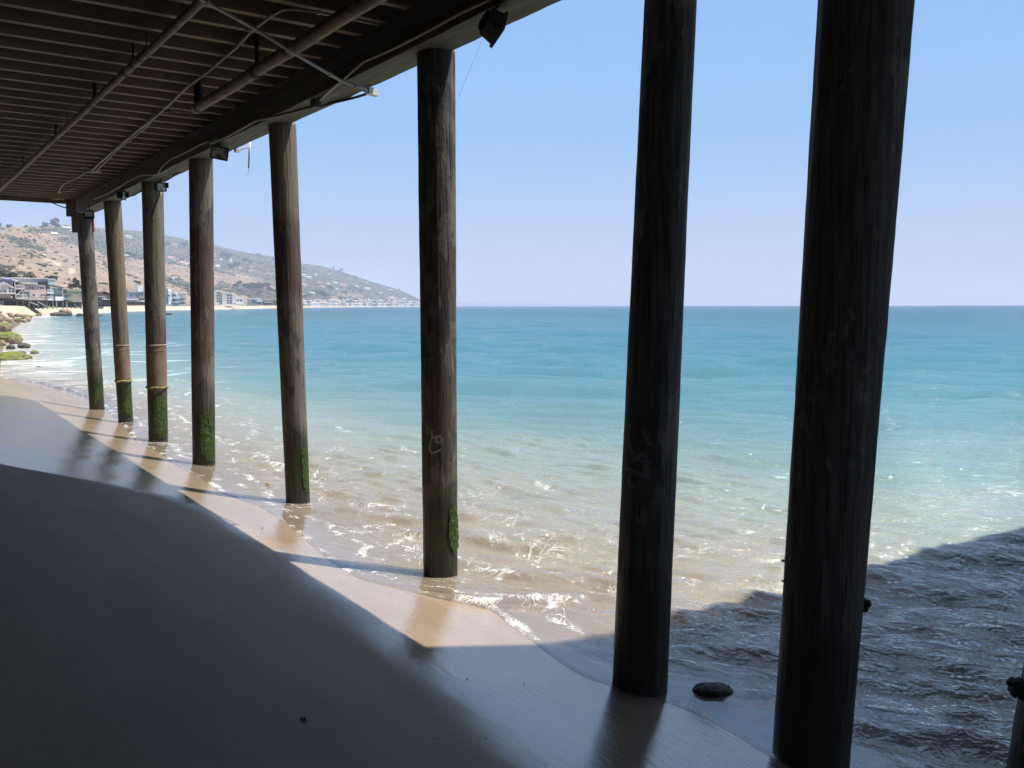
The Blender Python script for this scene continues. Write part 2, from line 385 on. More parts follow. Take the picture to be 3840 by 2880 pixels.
fres = w.n('Fresnel', {'IOR': w.rng(ta, 5., 30., 2.3, 1.33), 'Normal': b}).outputs[0]
fres = w.math('MINIMUM', fres, w.math('MINIMUM', w.rng(ta, 20., 120., .90, .66), w.rng(ta, 100., 1200., .66, .26)))
sea = w.n('MixShader', {0: fres, 1: body, 2: gl}).outputs[0]
fo = w.n('BsdfDiffuse', {'Color': (.80, .80, .78, 1), 'Normal': w.bump(fine, .6, .01)}).outputs[0]
sea = w.n('MixShader', {0: foam, 1: sea, 2: fo}).outputs[0]
grid_obj('sea', X, Y, zz, w.end(sea), dict(u=U, t=T, brk=brk))['kind'] = 'structure'

# ------------------------------------------------------------------ the pier: piles
def pile_mat(name, seed, paint, dark=1., marks=True):
    """weathered timber with peeling coats of paint; dark and wet near the foot"""
    t = NT(name); o = t.obj(); sep = t.n('SeparateXYZ', {0: o}); z = sep.outputs[2]
    off = t.n('VectorMath', {0: o, 1: (seed*3.7, seed*1.3, seed*2.1)}, operation='ADD').outputs[0]
    fib = t.noise(t.scl(off, (1, 1, .07)), 26., 5, .65); big = t.noise(t.scl(off, (1, 1, .45)), 2.6, 4, .55); fine = t.noise(t.scl(off, (1, 1, .3)), 60., 3, .7)
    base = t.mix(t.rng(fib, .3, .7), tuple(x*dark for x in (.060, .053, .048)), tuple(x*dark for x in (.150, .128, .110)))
    for k, (c, lo, hi, thr) in enumerate(paint):
        m = t.math('MULTIPLY', t.rng(z, lo-.25, lo+.1), t.rng(z, hi+.15, hi-.05))
        nz = t.noise(t.scl(off, (1, 1, .5), (0, 0, k*1.1)), 3.4+k, 4, .6)
        m = t.math('MULTIPLY', m, t.rng(t.math('ADD', nz, t.math('MULTIPLY', fine, .06)), thr-.015+.03, thr+.015+.03))
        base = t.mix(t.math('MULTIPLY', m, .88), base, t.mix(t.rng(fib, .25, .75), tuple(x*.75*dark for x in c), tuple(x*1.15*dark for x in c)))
    crack = t.rng(t.noise(t.scl(off, (1, 1, .035)), 46., 3, .6), .60, .70)
    base = t.mix(t.math('MULTIPLY', crack, .7), base, (.02, .017, .015))
    zz_ = t.math('ADD', z, t.math('MULTIPLY', t.math('SUBTRACT', big, .5), .55))
    wetm = t.rng(zz_, 1.08, .72)
    base = t.mix(t.math('MULTIPLY', wetm, .86), base, (.030, .026, .020))
    gs = t.math('MULTIPLY', t.math('MULTIPLY', t.rng(t.math('ADD', sep.outputs[0], t.math('MULTIPLY', sep.outputs[1], -.55)), -.05, .14), t.rng(zz_, 1.2, .95)), t.rng(zz_, .0, .3))
    base = t.mix(t.math('MULTIPLY', t.math('MULTIPLY', gs, t.rng(fine, .35, .6)), .85 if len(paint) > 1 or seed < 7 else 0.), base, t.mix(t.rng(fib, .3, .7), (.018, .030, .009), (.060, .085, .018)))
    bh = t.math('ADD', t.math('MULTIPLY', fib, .7), t.math('ADD', t.math('MULTIPLY', fine, .35), t.math('MULTIPLY', crack, -.5)))
    return t.end(t.bsdf(base, t.rng(wetm, 0, 1, .82, .42, False), t.bump(bh, 1., .022), .25))
TAN = (.225, .185, .14); MAR = (.132, .088, .076); GRY = (.20, .172, .142); OCH = (.235, .18, .115)
ZB = 5.30
#        left/right pixel edges at (y_top, y_base), base y
PILES = [
 ('weathered timber pile at the far end of the row, planks nailed to its top', (289, 343, 800), (338, 390, 1535), [(TAN, 2.6, 4.6, .52), (GRY, 1.2, 3.2, .5)], 1.),
 ('tan timber pile with a pale ring and mossy jacket rim, beside the farthest pile', (391, 452, 755), (446, 498, 1585), [(OCH, 1.8, 5.2, .38), (GRY, 1.0, 3.0, .5)], 1.),
 ('timber pile with a white conduit down its top and a mossy jacket rim', (533, 610, 685), (560, 628, 1660), [(TAN, 2.2, 5.2, .40), (MAR, .9, 2.5, .42)], 1.),
 ('ridged timber pile with a long maroon paint patch and thick green algae', (710, 797, 590), (724, 806, 1748), [(TAN, 1.5, 5.2, .44), (MAR, 1.9, 4.1, .44)], 1.),
 ('timber pile with tan top, maroon band and square patch near the foot', (1007, 1108, 440), (1074, 1161, 1886), [(TAN, 3.9, 5.3, .3), (MAR, 2.6, 4.0, .40), (GRY, .8, 2.9, .45)], 1.),
 ('grooved timber pile with a pale chalked mark and green algae at its foot', (1563, 1706, 175), (1588, 1717, 2165), [(GRY, .6, 5.0, .52), (MAR, 1.6, 4.4, .55)], .9),
 ('dark shaded pile with a faint looping scrawl, standing at the water edge', (2415, 2613, 0), (2293, 2502, 2590), [(GRY, .6, 5.0, .6)], 1.45),
 ('thickest dark pile, standing in shaded ripples with barnacle lumps on its side', (3075, 3417, 0), (2898, 3180, 2860), [(GRY, .6, 5.0, .62)], 1.35),
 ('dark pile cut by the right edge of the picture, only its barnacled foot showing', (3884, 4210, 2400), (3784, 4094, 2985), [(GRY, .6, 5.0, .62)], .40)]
PG = 'piles under the seaward beam'
pile_geo = []
def axis_at(g, z): k = (z-g['b'].z)/(g['t'].z-g['b'].z); return g['b'].lerp(g['t'], k), g['rb']+(g['rt']-g['rb'])*k
def hit(g, px, py):
    """point of a pile's skin under a photo pixel, with the outward direction"""
    r = ray(px, py).normalized(); o = Vector((0, 0, H)); d = (g['b'].xy.length/r.xy.length)-.8
    for _ in range(1600):
        p = o + r*d; c, rad = axis_at(g, p.z); v = (p-c).xy
        if v.length < rad: return p, Vector((v.x, v.y, 0)).normalized()
        d += .001
    return p, Vector((v.x, v.y, 0)).normalized()
def shaft_mesh(g, seed, z0=-.7, seg=72, rows=170, facet=0.):
    zb = g['b'].z; zs = np.concatenate([np.linspace(zb+z0, zb+1.2, rows//3), np.linspace(zb+1.2, ZB+.015, rows-rows//3)[1:]])
    th = np.linspace(0, 2*math.pi, seg, endpoint=False)
    TH, ZZ = np.meshgrid(th, zs)
    k = (ZZ-zb)/(g['t'].z-zb)
    cx = g['b'].x+(g['t'].x-g['b'].x)*k - g['b'].x; cy = g['b'].y+(g['t'].y-g['b'].y)*k - g['b'].y
    rr = g['rb']+(g['rt']-g['rb'])*k
    a, b_ = np.cos(TH), np.sin(TH)
    rr = rr*(1+.030*fbm(a*3.2+seed, b_*3.2, ZZ*.5, o=3, seed=seed) + .026*fbm(a*9+seed, b_*9, ZZ*.8, o=3, seed=seed+4) + .016*fbm(a*17, b_*17, ZZ*6, o=2, seed=seed+9))
    if facet: rr = rr*(1-facet*(.5+.5*np.cos(TH*8+seed))*.5)
    V = np.stack([cx+rr*a, cy+rr*b_, ZZ-zb], -1).reshape(-1, 3)
    n = len(zs); m = MB(); m.v = [tuple(v) for v in V]
    m.f = [(i*seg+j, i*seg+(j+1) % seg, (i+1)*seg+(j+1) % seg, (i+1)*seg+j) for i in range(n-1) for j in range(seg)] + [tuple((n-1)*seg+j for j in range(seg))]
    return m
t = NT('green_algae'); o_ = t.obj()
an = t.noise(o_, 38., 4, .65); an2 = t.noise(o_, 7., 3)
algae_m = t.end(t.bsdf(t.mix(t.rng(an2, .3, .7), t.mix(t.rng(an, .35, .65), (.012, .022, .006), (.055, .10, .012)), t.mix(t.rng(an, .35, .65), (.022, .040, .008), (.085, .130, .018))), .6, t.bump(an, .9, .02), .3))
def algae(g, root, seed, z0, z1, c_ang, half, thr=-.05):
    """lumpy coat on the sunny side of the foot"""
    na, nz = 64, 90; m = MB()
    A, Zq = np.meshgrid(np.linspace(-half, half, na), np.linspace(z0, z1, nz))
    nn = fbm(A*2.2+seed, Zq*5.5, o=4, seed=seed) ; ln = fbm(A*9, Zq*22, o=3, seed=seed+2)
    edge = 1-np.maximum(np.abs(A)/half, np.abs((Zq-(z0+z1)/2)/((z1-z0)/2)))**2.2
    keep = (nn*.8+ln*.35+edge*.75) > .22+thr
    r = g['rb']*1.02+.004+np.maximum(0, .004+.010*ln+.003*nn)*np.clip(edge*2, .1, 1)
    cx, rad = axis_at(g, g['b'].z)
    for i in range(nz):
        for j in range(na):
            c, rd = axis_at(g, g['b'].z+Zq[i, j]); c = c-g['b']
            q = r[i, j] - g['rb'] + rd
            m.v.append((c.x+q*math.sin(c_ang+A[i, j]), c.y+q*math.cos(c_ang+A[i, j]), Zq[i, j]))
    for i in range(nz-1):
        for j in range(na-1):
            if keep[i, j] and keep[i+1, j+1]: m.f.append((i*na+j, i*na+j+1, (i+1)*na+j+1, (i+1)*na+j))
    return m.build('algae', algae_m, root, True)
jacket_m = weathered('pile_jacket', (.215, .15, .10), .35, 5., .7, .4, .004, (1, 1, .4))
rim_m = weathered('mossy_rim', (.26, .23, .085), .45, 14., .8, .8, .012)
pale_m = weathered('pale_ring', (.5, .42, .3), .25, 12.)
barn_m = weathered('barnacle_crust', (.035, .033, .034), .6, 30., .7, 1., .02)
chalk_m = weathered('chalk', (.34, .31, .27), .5, 55., .95)
faint_m = weathered('faint_scrawl', (.27, .26, .25), .35, 60., .95)
wood_m = weathered('plank_wood', (.20, .155, .115), .35, 4., .85, .5, .006, (1, 1, .15))
red_m = weathered('red_paint', (.22, .05, .04), .3, 8.)
def lumps(m, c, s, k, seed):
    rr = random.Random(seed)
    for _ in range(k):
        a = Vector(c)+Vector((rr.uniform(-1, 1), rr.uniform(-1, 1), rr.uniform(-1, 1)))*s*.75
        r = s*rr.uniform(.3, .62)
        vs, fs = ico(2)
        q = vs*r*(1+.32*fbm(vs[:, 0]*2+seed, vs[:, 1]*2, vs[:, 2]*2+_, o=3, seed=seed))[:, None]
        m.add([a+Vector(v) for v in q], fs)
_ico = {}
def ico(n):
    if n not in _ico:
        import bmesh
        b = bmesh.new(); bmesh.ops.create_icosphere(b, subdivisions=n, radius=1); b.verts.ensure_lookup_table()
        _ico[n] = (np.array([v.co[:] for v in b.verts]), [tuple(v.index for v in f.verts) for f in b.faces]); b.free()
    return _ico[n]
def ribbon(m, pts, w):
    """flat stroke hugging a skin: pts = (point, outward)"""
    vs = []
    for i, (p, o) in enumerate(pts):
        d = (pts[min(i+1, len(pts)-1)][0]-pts[max(i-1, 0)][0]).normalized(); s = d.cross(o).normalized()*w*(.8+.4*rnd.random())/2
        q = p+o*.012; vs += [q-s, q+s]
    m.add(vs, [(2*i, 2*i+1, 2*i+3, 2*i+2) for i in range(len(pts)-1)])
def dens(pts, k=5): return [(a[0]+(b[0]-a[0])*j/k, a[1]+(b[1]-a[1])*j/k) for a, b in zip(pts[:-1], pts[1:]) for j in range(k)]+[pts[-1]]
for i, (lab, (tl, tr_, ty), (bl, br, by), paint, dk) in enumerate(PILES):
    b0 = onz((bl+br)/2, by, 0.); b0.z = gz(b0) if i != 8 else 0.
    c0 = onz((bl+br)/2, by, b0.z)
    dep = lambda x, y, q: (Vector(q)-Vector((0, 0, H))).length/ray(x, y).length
    rb = (br-bl)/2*dep((bl+br)/2, by, c0)/F
    # the pixel is the front of the foot: the axis stands one radius behind it
    dirv = Vector((c0.x, c0.y, 0)).normalized(); c0 = c0 + dirv*rb*(.35 if i != 4 else -.1)
    tp = ony((tl+tr_)/2, ty, c0.y); rt = (tr_-tl)/2*dep((tl+tr_)/2, ty, tp)/F
    k = (ZB-c0.z)/(tp.z-c0.z); tp = c0.lerp(tp, k); rt = rb+(rt-rb)*k
    g = dict(b=c0, t=tp, rb=rb, rt=rt); pile_geo.append(g)
    root = thing('pier_pile', c0, lab, 'pile', PG)
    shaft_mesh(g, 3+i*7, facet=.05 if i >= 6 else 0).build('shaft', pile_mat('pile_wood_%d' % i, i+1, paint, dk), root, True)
    g['root'] = root
    if i < 6:
        hgt = [(.12, .86), (.16, .78), (.10, .98), (.10, 1.0), (.14, .86), (.22, .92)][i]
        ca = [R(135), R(138), R(140), R(140), R(122), R(122)][i]
        algae(g, root, 20+i*5, hgt[0], hgt[1], ca, [.80, .80, .90, .80, .50, .66][i], [.30, .16, .02, .10, .16, .16][i])
    if i in (1, 2):
        def ring(z, h, e, jag=0., sd=0):
            m = MB(); seg = 48; rows = 5
            for q in range(rows):
                for s_i in range(seg):
                    a = s_i*2*math.pi/seg; zq = z+h*(q/(rows-1)-.5)+jag*math.sin(a*5+sd)*.5
                    c, rd = axis_at(g, c0.z+zq); c = c-c0
                    rd = rd*1.01+e*.7*(.6+.8*abs(math.sin(q/(rows-1)*3.14)))*(1+jag*8*math.sin(a*7+sd*2)*math.sin(a*3))
                    m.v.append((c.x+rd*math.cos(a), c.y+rd*math.sin(a), zq))
            m.f = [(q*seg+s_i, q*seg+(s_i+1) % seg, (q+1)*seg+(s_i+1) % seg, (q+1)*seg+s_i) for q in range(rows-1) for s_i in range(seg)]
            return m
        z_rim = (hit(g, (bl+br)/2-8, 1430 if i == 1 else 1455)[0]-c0).z; z_top = (hit(g, (bl+br)/2-10, 1295)[0]-c0).z
        ring((z_rim+z_top)/2, z_top-z_rim, .004).build('jacket', jacket_m, root, True)
        ring(z_top, .022, .010).build('band', pale_m, root, True)
        ring((z_rim+z_top)/2+.32, .018, .007).build('band', jacket_m, root, True)
        ring(z_rim, .05, .030, .02, i).build('collar', rim_m, root, True)
    m = MB()
    if i == 5:
        for st_ in ([(1621, 1612), (1622, 1641), (1615, 1663), (1612, 1684), (1621, 1700), (1637, 1693), (1653, 1684)], [(1622, 1643), (1637, 1636), (1651, 1636), (1657, 1653), (1650, 1659), (1638, 1658), (1636, 1640)]):
            q = [(p-c0, o) for p, o in (hit(g, *x) for x in dens(st_))]; ribbon(m, q, .024)
        m.build('chalk_mark', chalk_m, root)
    if i == 6:
        for st_ in ([(2365, 1587), (2362, 1650), (2371, 1695), (2389, 1713), (2419, 1701), (2428, 1731), (2431, 1798)], [(2371, 1731), (2389, 1719), (2413, 1728), (2422, 1762), (2419, 1786), (2395, 1774), (2380, 1768), (2352, 1756)], [(2410, 1602), (2431, 1656), (2446, 1671)], [(2371, 1775), (2360, 1800), (2367, 1825), (2385, 1815)]):
            q = [(p-c0, o) for p, o in (hit(g, *x) for x in dens(st_))]; ribbon(m, q, .026)
        m.build('scrawl', faint_m, root)
    if i == 7:
        for (px_, py_, s_l, kk) in ((3222, 2262, .050, 18), (2938, 2098, .016, 5), (2938, 2175, .014, 4)):
            q = ony(px_, py_, c0.y)-c0; m = MB(); lumps(m, q, s_l, kk, int(px_)); m.build('barnacle_clump', barn_m, root, True)
    if i == 8:
        q = ony(3822, 2578, c0.y-.05)-c0; m = MB(); lumps(m, q, .05, 14, 5); m.build('barnacle_clump', barn_m, root, True)
    if i == 0:                                   # planks and a red strip nailed round the head
        def plank(px0, px1, py0, py1, th_, dd, mat, nm='plank'):
            a = ony((px0+px1)/2, py0, c0.y+dd); e = ony((px0+px1)/2, py1, c0.y+dd); wv = (px1-px0)/F*a.y
            m = MB(); m.box((a+e)/2-c0, (wv, th_, (a-e).length)); m.build(nm, mat, root)
        plank(249, 275, 752, 812, .05, .12, wood_m); plank(270, 291, 752, 872, .09, .02, wood_m); plank(345, 352, 818, 870, .06, .02, red_m, 'trim_strip')

# ------------------------------------------------------------------ the pier: beam, deck and the house it carries
UE = 26.6
bt = NT('beam_timber'); v = bt.scl(bt.obj(), (1, 1, 1)); bu = bt.attr('along'); bz = bt.attr('across')
bv = bt.n('CombineXYZ', {0: bt.math('MULTIPLY', bu, .12), 1: bz}).outputs[0]
na_ = bt.noise(bv, 9., 5, .6); nb_ = bt.noise(bt.n('CombineXYZ', {0: bu, 1: bz}).outputs[0], 1.1, 4, .55)
bc = bt.mix(bt.rng(na_, .3, .7), (.082, .073, .058), (.165, .148, .115)); bc = bt.mix(bt.rng(nb_, .48, .62, 0, .55), bc, (.09, .12, .088)); bc = bt.mix(bt.rng(nb_, .36, .26, 0, .7), bc, (.05, .042, .034))
beam_m = bt.end(bt.bsdf(bc, .8, bt.bump(na_, .6, .008), .25))
# beam: soffit band along u with a ragged outer lower edge
ub = np.concatenate([[-30], np.arange(-8, UE-.3, .07)]); rg = np.random.RandomState(3)
NI, NO, ZT = 4.275, 4.665, 5.675
jag = .012*fbm(ub*3, ub*0, o=3, seed=8) + .022*np.maximum(0, fbm(ub*1.1, ub*0+4, o=3, seed=12)-.12)
prof = [(NI, ZB), (NI+.008, ZB-.006), (NO-.02, ZB), (NO, ZB+.012), (NO, ZT), (NI, ZT)]
vs = []; al = []; ac = []
for q, (n, z) in enumerate(prof):
    nn = n + (jag if q in (2, 3) else 0) + .004*fbm(ub*2, ub*0+q, o=2, seed=3); z_ = z + (.010*fbm(ub*2.2, ub*0+q*3, o=3, seed=22) if q < 4 else 0)
    x_, y_ = xy(ub, nn); vs.append(np.stack([x_, y_, np.broadcast_to(z_, ub.shape)], -1)); al.append(ub); ac.append(np.full(ub.shape, n+z))
V = np.stack(vs); nq, nu_ = V.shape[:2]
m = MB(); m.v = [tuple(p) for p in V.reshape(-1, 3)]
m.f = [(q*nu_+i, q*nu_+i+1, ((q+1) % nq)*nu_+i+1, ((q+1) % nq)*nu_+i) for q in range(nq) for i in range(nu_-1)]
m.f += [tuple(q*nu_ for q in range(nq)), tuple(q*nu_+nu_-1 for q in range(nq))[::-1]]
beam = m.build('support_beam', beam_m)
for nm, arr in (('along', al), ('across', ac)):
    at = beam.data.attributes.new(nm, 'FLOAT', 'POINT'); at.data.foreach_set('value', np.stack(arr).ravel().astype(np.float32))
tag(beam, 'long stained timber beam resting across the tops of all the piles', 'beam')

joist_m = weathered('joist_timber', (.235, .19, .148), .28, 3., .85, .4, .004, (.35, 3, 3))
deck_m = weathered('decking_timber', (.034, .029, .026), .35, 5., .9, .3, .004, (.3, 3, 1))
dk = thing('pier_deck', P(0, 0, ZT), 'dark timber deck overhead carried on rows of parallel joists', 'deck', rotz=-AZ)
# local axes of the deck: x out to sea, y along the beam
jk = [9.90 + .529*k for k in range(-30, 33)]; jk = [u for u in jk if -5.5 < u < UE]
def jbox(w, h, n0, n1, u):
    m = MB(); m.box(((n0+n1)/2, u, h/2+.002), (n1-n0, w, h)); return m
proto = None
for u in jk:
    if proto is None:
        proto = jbox(.092, .37, -6.2, 4.64, 0).build('joist', joist_m, dk); proto.location = (0, u, 0)
    else:
        c = proto.copy(); COL.objects.link(c); c.parent = dk; c.location = (rnd.uniform(-.01, .01), u+rnd.uniform(-.012, .012), rnd.uniform(-.004, .004))
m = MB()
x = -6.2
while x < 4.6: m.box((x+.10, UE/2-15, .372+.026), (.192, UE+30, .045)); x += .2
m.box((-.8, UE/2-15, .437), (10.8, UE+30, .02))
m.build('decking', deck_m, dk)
m = MB(); m.box((-.8, UE+.05, .09), (10.9, .05, .40)); m.build('end_board', wood_m, dk)
m = MB(); m.box((4.64, UE/2-15, .2), (.045, UE+30, .33)); m.build('rim_board', wood_m, dk)
# unseen landward wall added to keep light out under the deck, and the house on top (its eaves and side wing throw the big shade)
wall_m = weathered('block_wall_concrete', (.12, .11, .10), .3, 2.)
m = MB(); m.box((-6.3, UE/2-12, 2.2), (.4, UE+40, 6.9)); bw = m.build('light_block_wall', wall_m, None, loc=(0, 0, 0), rotz=-AZ)
tag(bw, 'unseen concrete wall added landward of the pier to keep the underside dark', 'wall')
clap_m = weathered('house_siding', (.42, .40, .36), .15, 3., .8, .3, .004, (1, 1, 6)); roof_m = weathered('house_roof', (.16, .12, .10), .3, 6.)
glass = NT('window_glass'); glass_m = glass.end(glass.bsdf((.03, .04, .05), .06, None, .6))
hs = thing('beach_house', P(0, 0, 6.14), 'beach house standing on the pier deck, its roof and side wing shading the water', 'house', rotz=-AZ)
UC = 3.35
m = MB(); m.box((-.9, UE/2-15, 1.6), (10.2, UE+29, 3.2)); m.build('wall', clap_m, hs)
m = MB(); m.box((-.8, UE/2-15, 3.3), (10.6, UE+30, .18)); m.build('roof', roof_m, hs)
# side wing standing out to sea on the near side: its roof edge throws the slanting shade on the water
ZW = 9.75
def under(x, y): q = onz(x, y, 0.); q = q + sdir*(ZW/sdir.z); return Vector(un(q)[::-1])
e0, e1 = under(2490, 2318), under(3840, 1988); ed_ = (e1-e0).normalized(); st0 = e0 + ed_*((4.9-e0.x)/ed_.x); en = e0 + ed_*((19-e0.x)/ed_.x)
def prism(pts, z0, z1):
    m = MB(); n = len(pts); m.v = [(p[0], p[1], z0) for p in pts]+[(p[0], p[1], z1) for p in pts]
    m.f = [tuple(range(n)), tuple(range(n, 2*n))[::-1]]+[(i, n+i, n+(i+1) % n, (i+1) % n) for i in range(n)]; return m
prism([(st0.x-2, st0.y-1.2), (st0.x+1.2, st0.y-1.2), (st0.x+1.2, -30), (st0.x-2, -30)], .05, ZW-6.14-.16).build('wing', clap_m, hs)
prism([(st0.x, st0.y), (en.x, en.y), (en.x, -30.4), (st0.x, -30.4)], ZW-6.14-.15, ZW-6.14).build('wing_roof', roof_m, hs)
for k in range(6):
    m = MB(); m.box((4.23, 2.6+k*3.6, 1.6), (.06, 1.6, 1.4)); m.build('window', glass_m, hs)

# ------------------------------------------------------------------ pipes, conduits and lamps hung under the deck
pipe_m = weathered('rusty_pipe', (.185, .155, .125), .4, 4., .7, .4, .004, (1, 1, 1), (.20, .15, .11)); clamp_m = weathered('rusty_clamp', (.11, .07, .05), .5, 20., .8)
cond_m = weathered('grey_conduit', (.30, .29, .27), .2, 10., .55); dark_m = weathered('black_cast_metal', (.030, .030, .032), .35, 20., .55, .3, .003)
cable_m = weathered('black_cable', (.05, .048, .05), .2, 20., .6); white_m = weathered('white_enamel', (.72, .72, .70), .12, 12., .4); lens = NT('lamp_glass'); lens_m = lens.end(lens.bsdf(lens.mix(lens.rng(lens.noise(lens.obj(), 18., 3), .4, .65), (.42, .44, .44), (.12, .13, .13)), .25, None, .6))
def drain(label, pa, pb, z, r, ext, joints, hang, endcap=False):
    a, b = onz(*pa, z), onz(*pb, z); a = a+(a-b)*ext
    rt = thing('drain_pipe', b, label, 'pipe', 'pipes hung under the joists')
    m = MB(); m.tube([(a-b)*k/14+Vector((0, 0, .006*math.sin(k*1.7))) for k in range(15)][::-1], r, 18); m.build('pipe', pipe_m, rt, True)
    d = (a-b).normalized()
    for (x, y) in joints:
        q = onz(x, y, z)-b; q = d*q.dot(d); m = MB(); m.tube([q-d*.03, q+d*.03], r*1.13, 18); m.build('coupling', clamp_m, rt)
    for (x, y, w_) in hang:
        q = onz(x, y, z)-b; q = d*q.dot(d); m = MB(); m.bar(q+Vector((0, 0, r*.9)), q+Vector((0, 0, ZT-z+.18)), w_, w_*.8)
        m.tube([q-d*.012, q+d*.012], r*1.12, 16); m.build('hanger', dark_m, rt)
    return rt
drain('thinner rusty drain pipe running the length of the deck on thin hangers', (760, 0), (0, 711), 5.50, .042, .25, [(522, 215), (455, 268), (325, 390), (190, 520)], [(513, 190, .012), (450, 235, .018), (322, 372, .05), (213, 470, .012), (178, 510, .03), (75, 627, .02)])
drain('thick open ended drain pipe slung low beside the beam', (1390, 0), (735, 408), 5.40, .066, .5, [(955, 270), (1085, 190)], [(735, 400, .10), (950, 262, .05)])
def line(name, label, pts, z, r, mat, cat, group=None, seg=8, clips=0, plane=None):
    q = []
    for p in pts:
        zz_ = p[2] if len(p) > 2 else z
        q.append(onn(p[0], p[1], plane) if plane and len(p) < 3 else onz(p[0], p[1], zz_))
    # gentle smoothing of the bends
    c = [q[0]]
    for a, b, d in zip(q[:-2], q[1:-1], q[2:]): c += [b.lerp(a, .18), b, b.lerp(d, .18)]
    c.append(q[-1])
    m = MB(); m.tube([x-q[0] for x in c], r, seg)
    rt = m.build(name, mat, None, True, loc=q[0]); tag(rt, label, cat, group)
    for k in range(clips):
        j = int((k+.5)*len(c)/clips); j = min(j, len(c)-2); d = (c[j+1]-c[j]).normalized(); p = c[j].lerp(c[j+1], .5)-q[0]
        mm = MB(); mm.tube([p-d*.02, p+d*.02], r*1.5, 10); mm.build('clip', cond_m, rt)
    return rt
CG = 'conduits under the deck'
line('conduit', 'bent grey conduit crossing under the thick pipe to a white box', [(735, -25, 5.46), (759, 0, 5.44), (953, 106, 5.40), (1093, 194, 5.27), (1200, 257, 5.24), (1274, 300, 5.23), (1330, 322, 5.22), (1374, 334, 5.22)], 0, .0175, cond_m, 'conduit', CG, clips=4)
line('conduit', 'twin grey conduit sweeping in a curve down the middle of the joists', [(1420, 92), (1330, 73), (1180, 44), (1110, 34), (1060, 36), (1020, 56), (985, 84), (953, 107), (880, 183), (789, 262), (700, 328), (600, 424), (540, 470), (480, 520), (370, 615), (345, 640)], 5.63, .016, cond_m, 'conduit', CG, clips=5)
line('conduit', 'second thin conduit beside the twin, ending at a pale scrap of board', [(600, 420), (560, 462), (520, 490), (480, 515), (430, 560), (370, 612), (353, 634)], 5.645, .011, cond_m, 'conduit', CG)
line('conduit', 'third thin conduit close to the twin one near the pale scrap', [(590, 432), (548, 480), (505, 512), (440, 563), (405, 600), (362, 640)], 5.635, .009, cond_m, 'conduit', CG)
line('conduit', 'short grey conduit branching left to the end of the thick pipe', [(600, 424), (640, 418), (700, 422), (765, 425)], 5.64, .009, cond_m, 'conduit', CG)
line('conduit', 'grey conduit dropping in an elbow below the pale scrap of board', [(330, 640), (300, 661), (240, 690), (225, 708), (220, 725)], 5.62, .014, cond_m, 'conduit', CG)
line('conduit', 'thin faint conduit running across the far joists', [(0, 640), (100, 637), (200, 632), (330, 628)], 5.64, .010, cond_m, 'conduit', CG)
line('conduit', 'thin short conduit near the far end of the joists', [(222, 724), (260, 714), (295, 702)], 5.64, .009, cond_m, 'conduit', CG)
line('conduit', 'long conduit on the beam face nearest the camera, running to the junction box', [(1900, -38), (1830, 0), (1720, 52), (1600, 118), (1480, 180), (1362, 232), (1320, 268), (1290, 294), (1274, 308, ZB-.02), (1240, 336, ZB-.02), (1195, 378, ZB-.02)], 0, .0165, cond_m, 'conduit', CG, plane=NI-.02)
line('conduit', 'conduit looping along the beam between the junction box and the white faced lamp', [(1168, 402, ZB-.02), (1110, 418, ZB-.02), (1040, 436, ZB-.018), (960, 452), (900, 486), (850, 513), (790, 540)], 0, .0165, cond_m, 'conduit', CG, plane=NI-.02)
line('conduit', 'conduit sagging along the far beam past three floodlights', [(815, 522), (760, 538), (700, 570), (640, 597), (612, 620), (590, 655, ZB-.02), (528, 657), (480, 680), (445, 703), (400, 728), (352, 747)], 0, .0155, cond_m, 'conduit', CG, plane=NI-.02)
line('cable', 'dark pipe run held just off the outer beam edge, from the white box', [(1395, 346, ZB-.03), (1330, 366, ZB-.03), (1255, 384, ZB-.02), (1180, 408, ZB-.01)], 0, .016, cable_m, 'cable', 'black cables on the beam')
line('cable', 'dark cable looping under the beam beside the middle floodlight', [(615, 682, ZB-.06), (640, 668, ZB-.05), (670, 645, ZB-.01)], 0, .012, cable_m, 'cable', 'black cables on the beam')
line('cable', 'dark cable looping under the beam beside the small far floodlight', [(482, 738, ZB-.05), (505, 732, ZB-.05), (530, 716, ZB-.01)], 0, .012, cable_m, 'cable', 'black cables on the beam')
line('cable', 'dark cable slung below the far deck edge to the last floodlight', [(178, 753, 5.32), (230, 775, 5.22), (280, 789, 5.16), (318, 797, 5.14)], 0, .014, cable_m, 'cable', 'black cables on the beam')
g3 = pile_geo[2]
p = line('conduit', 'straight pale conduit strapped down the head of a timber pile', [(598, 724, 5.18), (575, 780, 4.9), (572, 810, 4.8)], 0, .012, white_m, 'conduit')
bpy.data.objects.remove(p)
m = MB(); q = [hit(g3, x, y) for x, y in dens([(601, 722), (590, 755), (580, 787), (572, 822)], 3)]; m.tube([a+o*.022-q[0][0] for a, o in q], .014, 8)
tag(m.build('conduit', weathered('pale_conduit', (.5, .42, .30), .2, 10.), None, True, loc=q[0][0]), 'pale conduit strapped slantwise down the head of one far pile', 'conduit', CG)
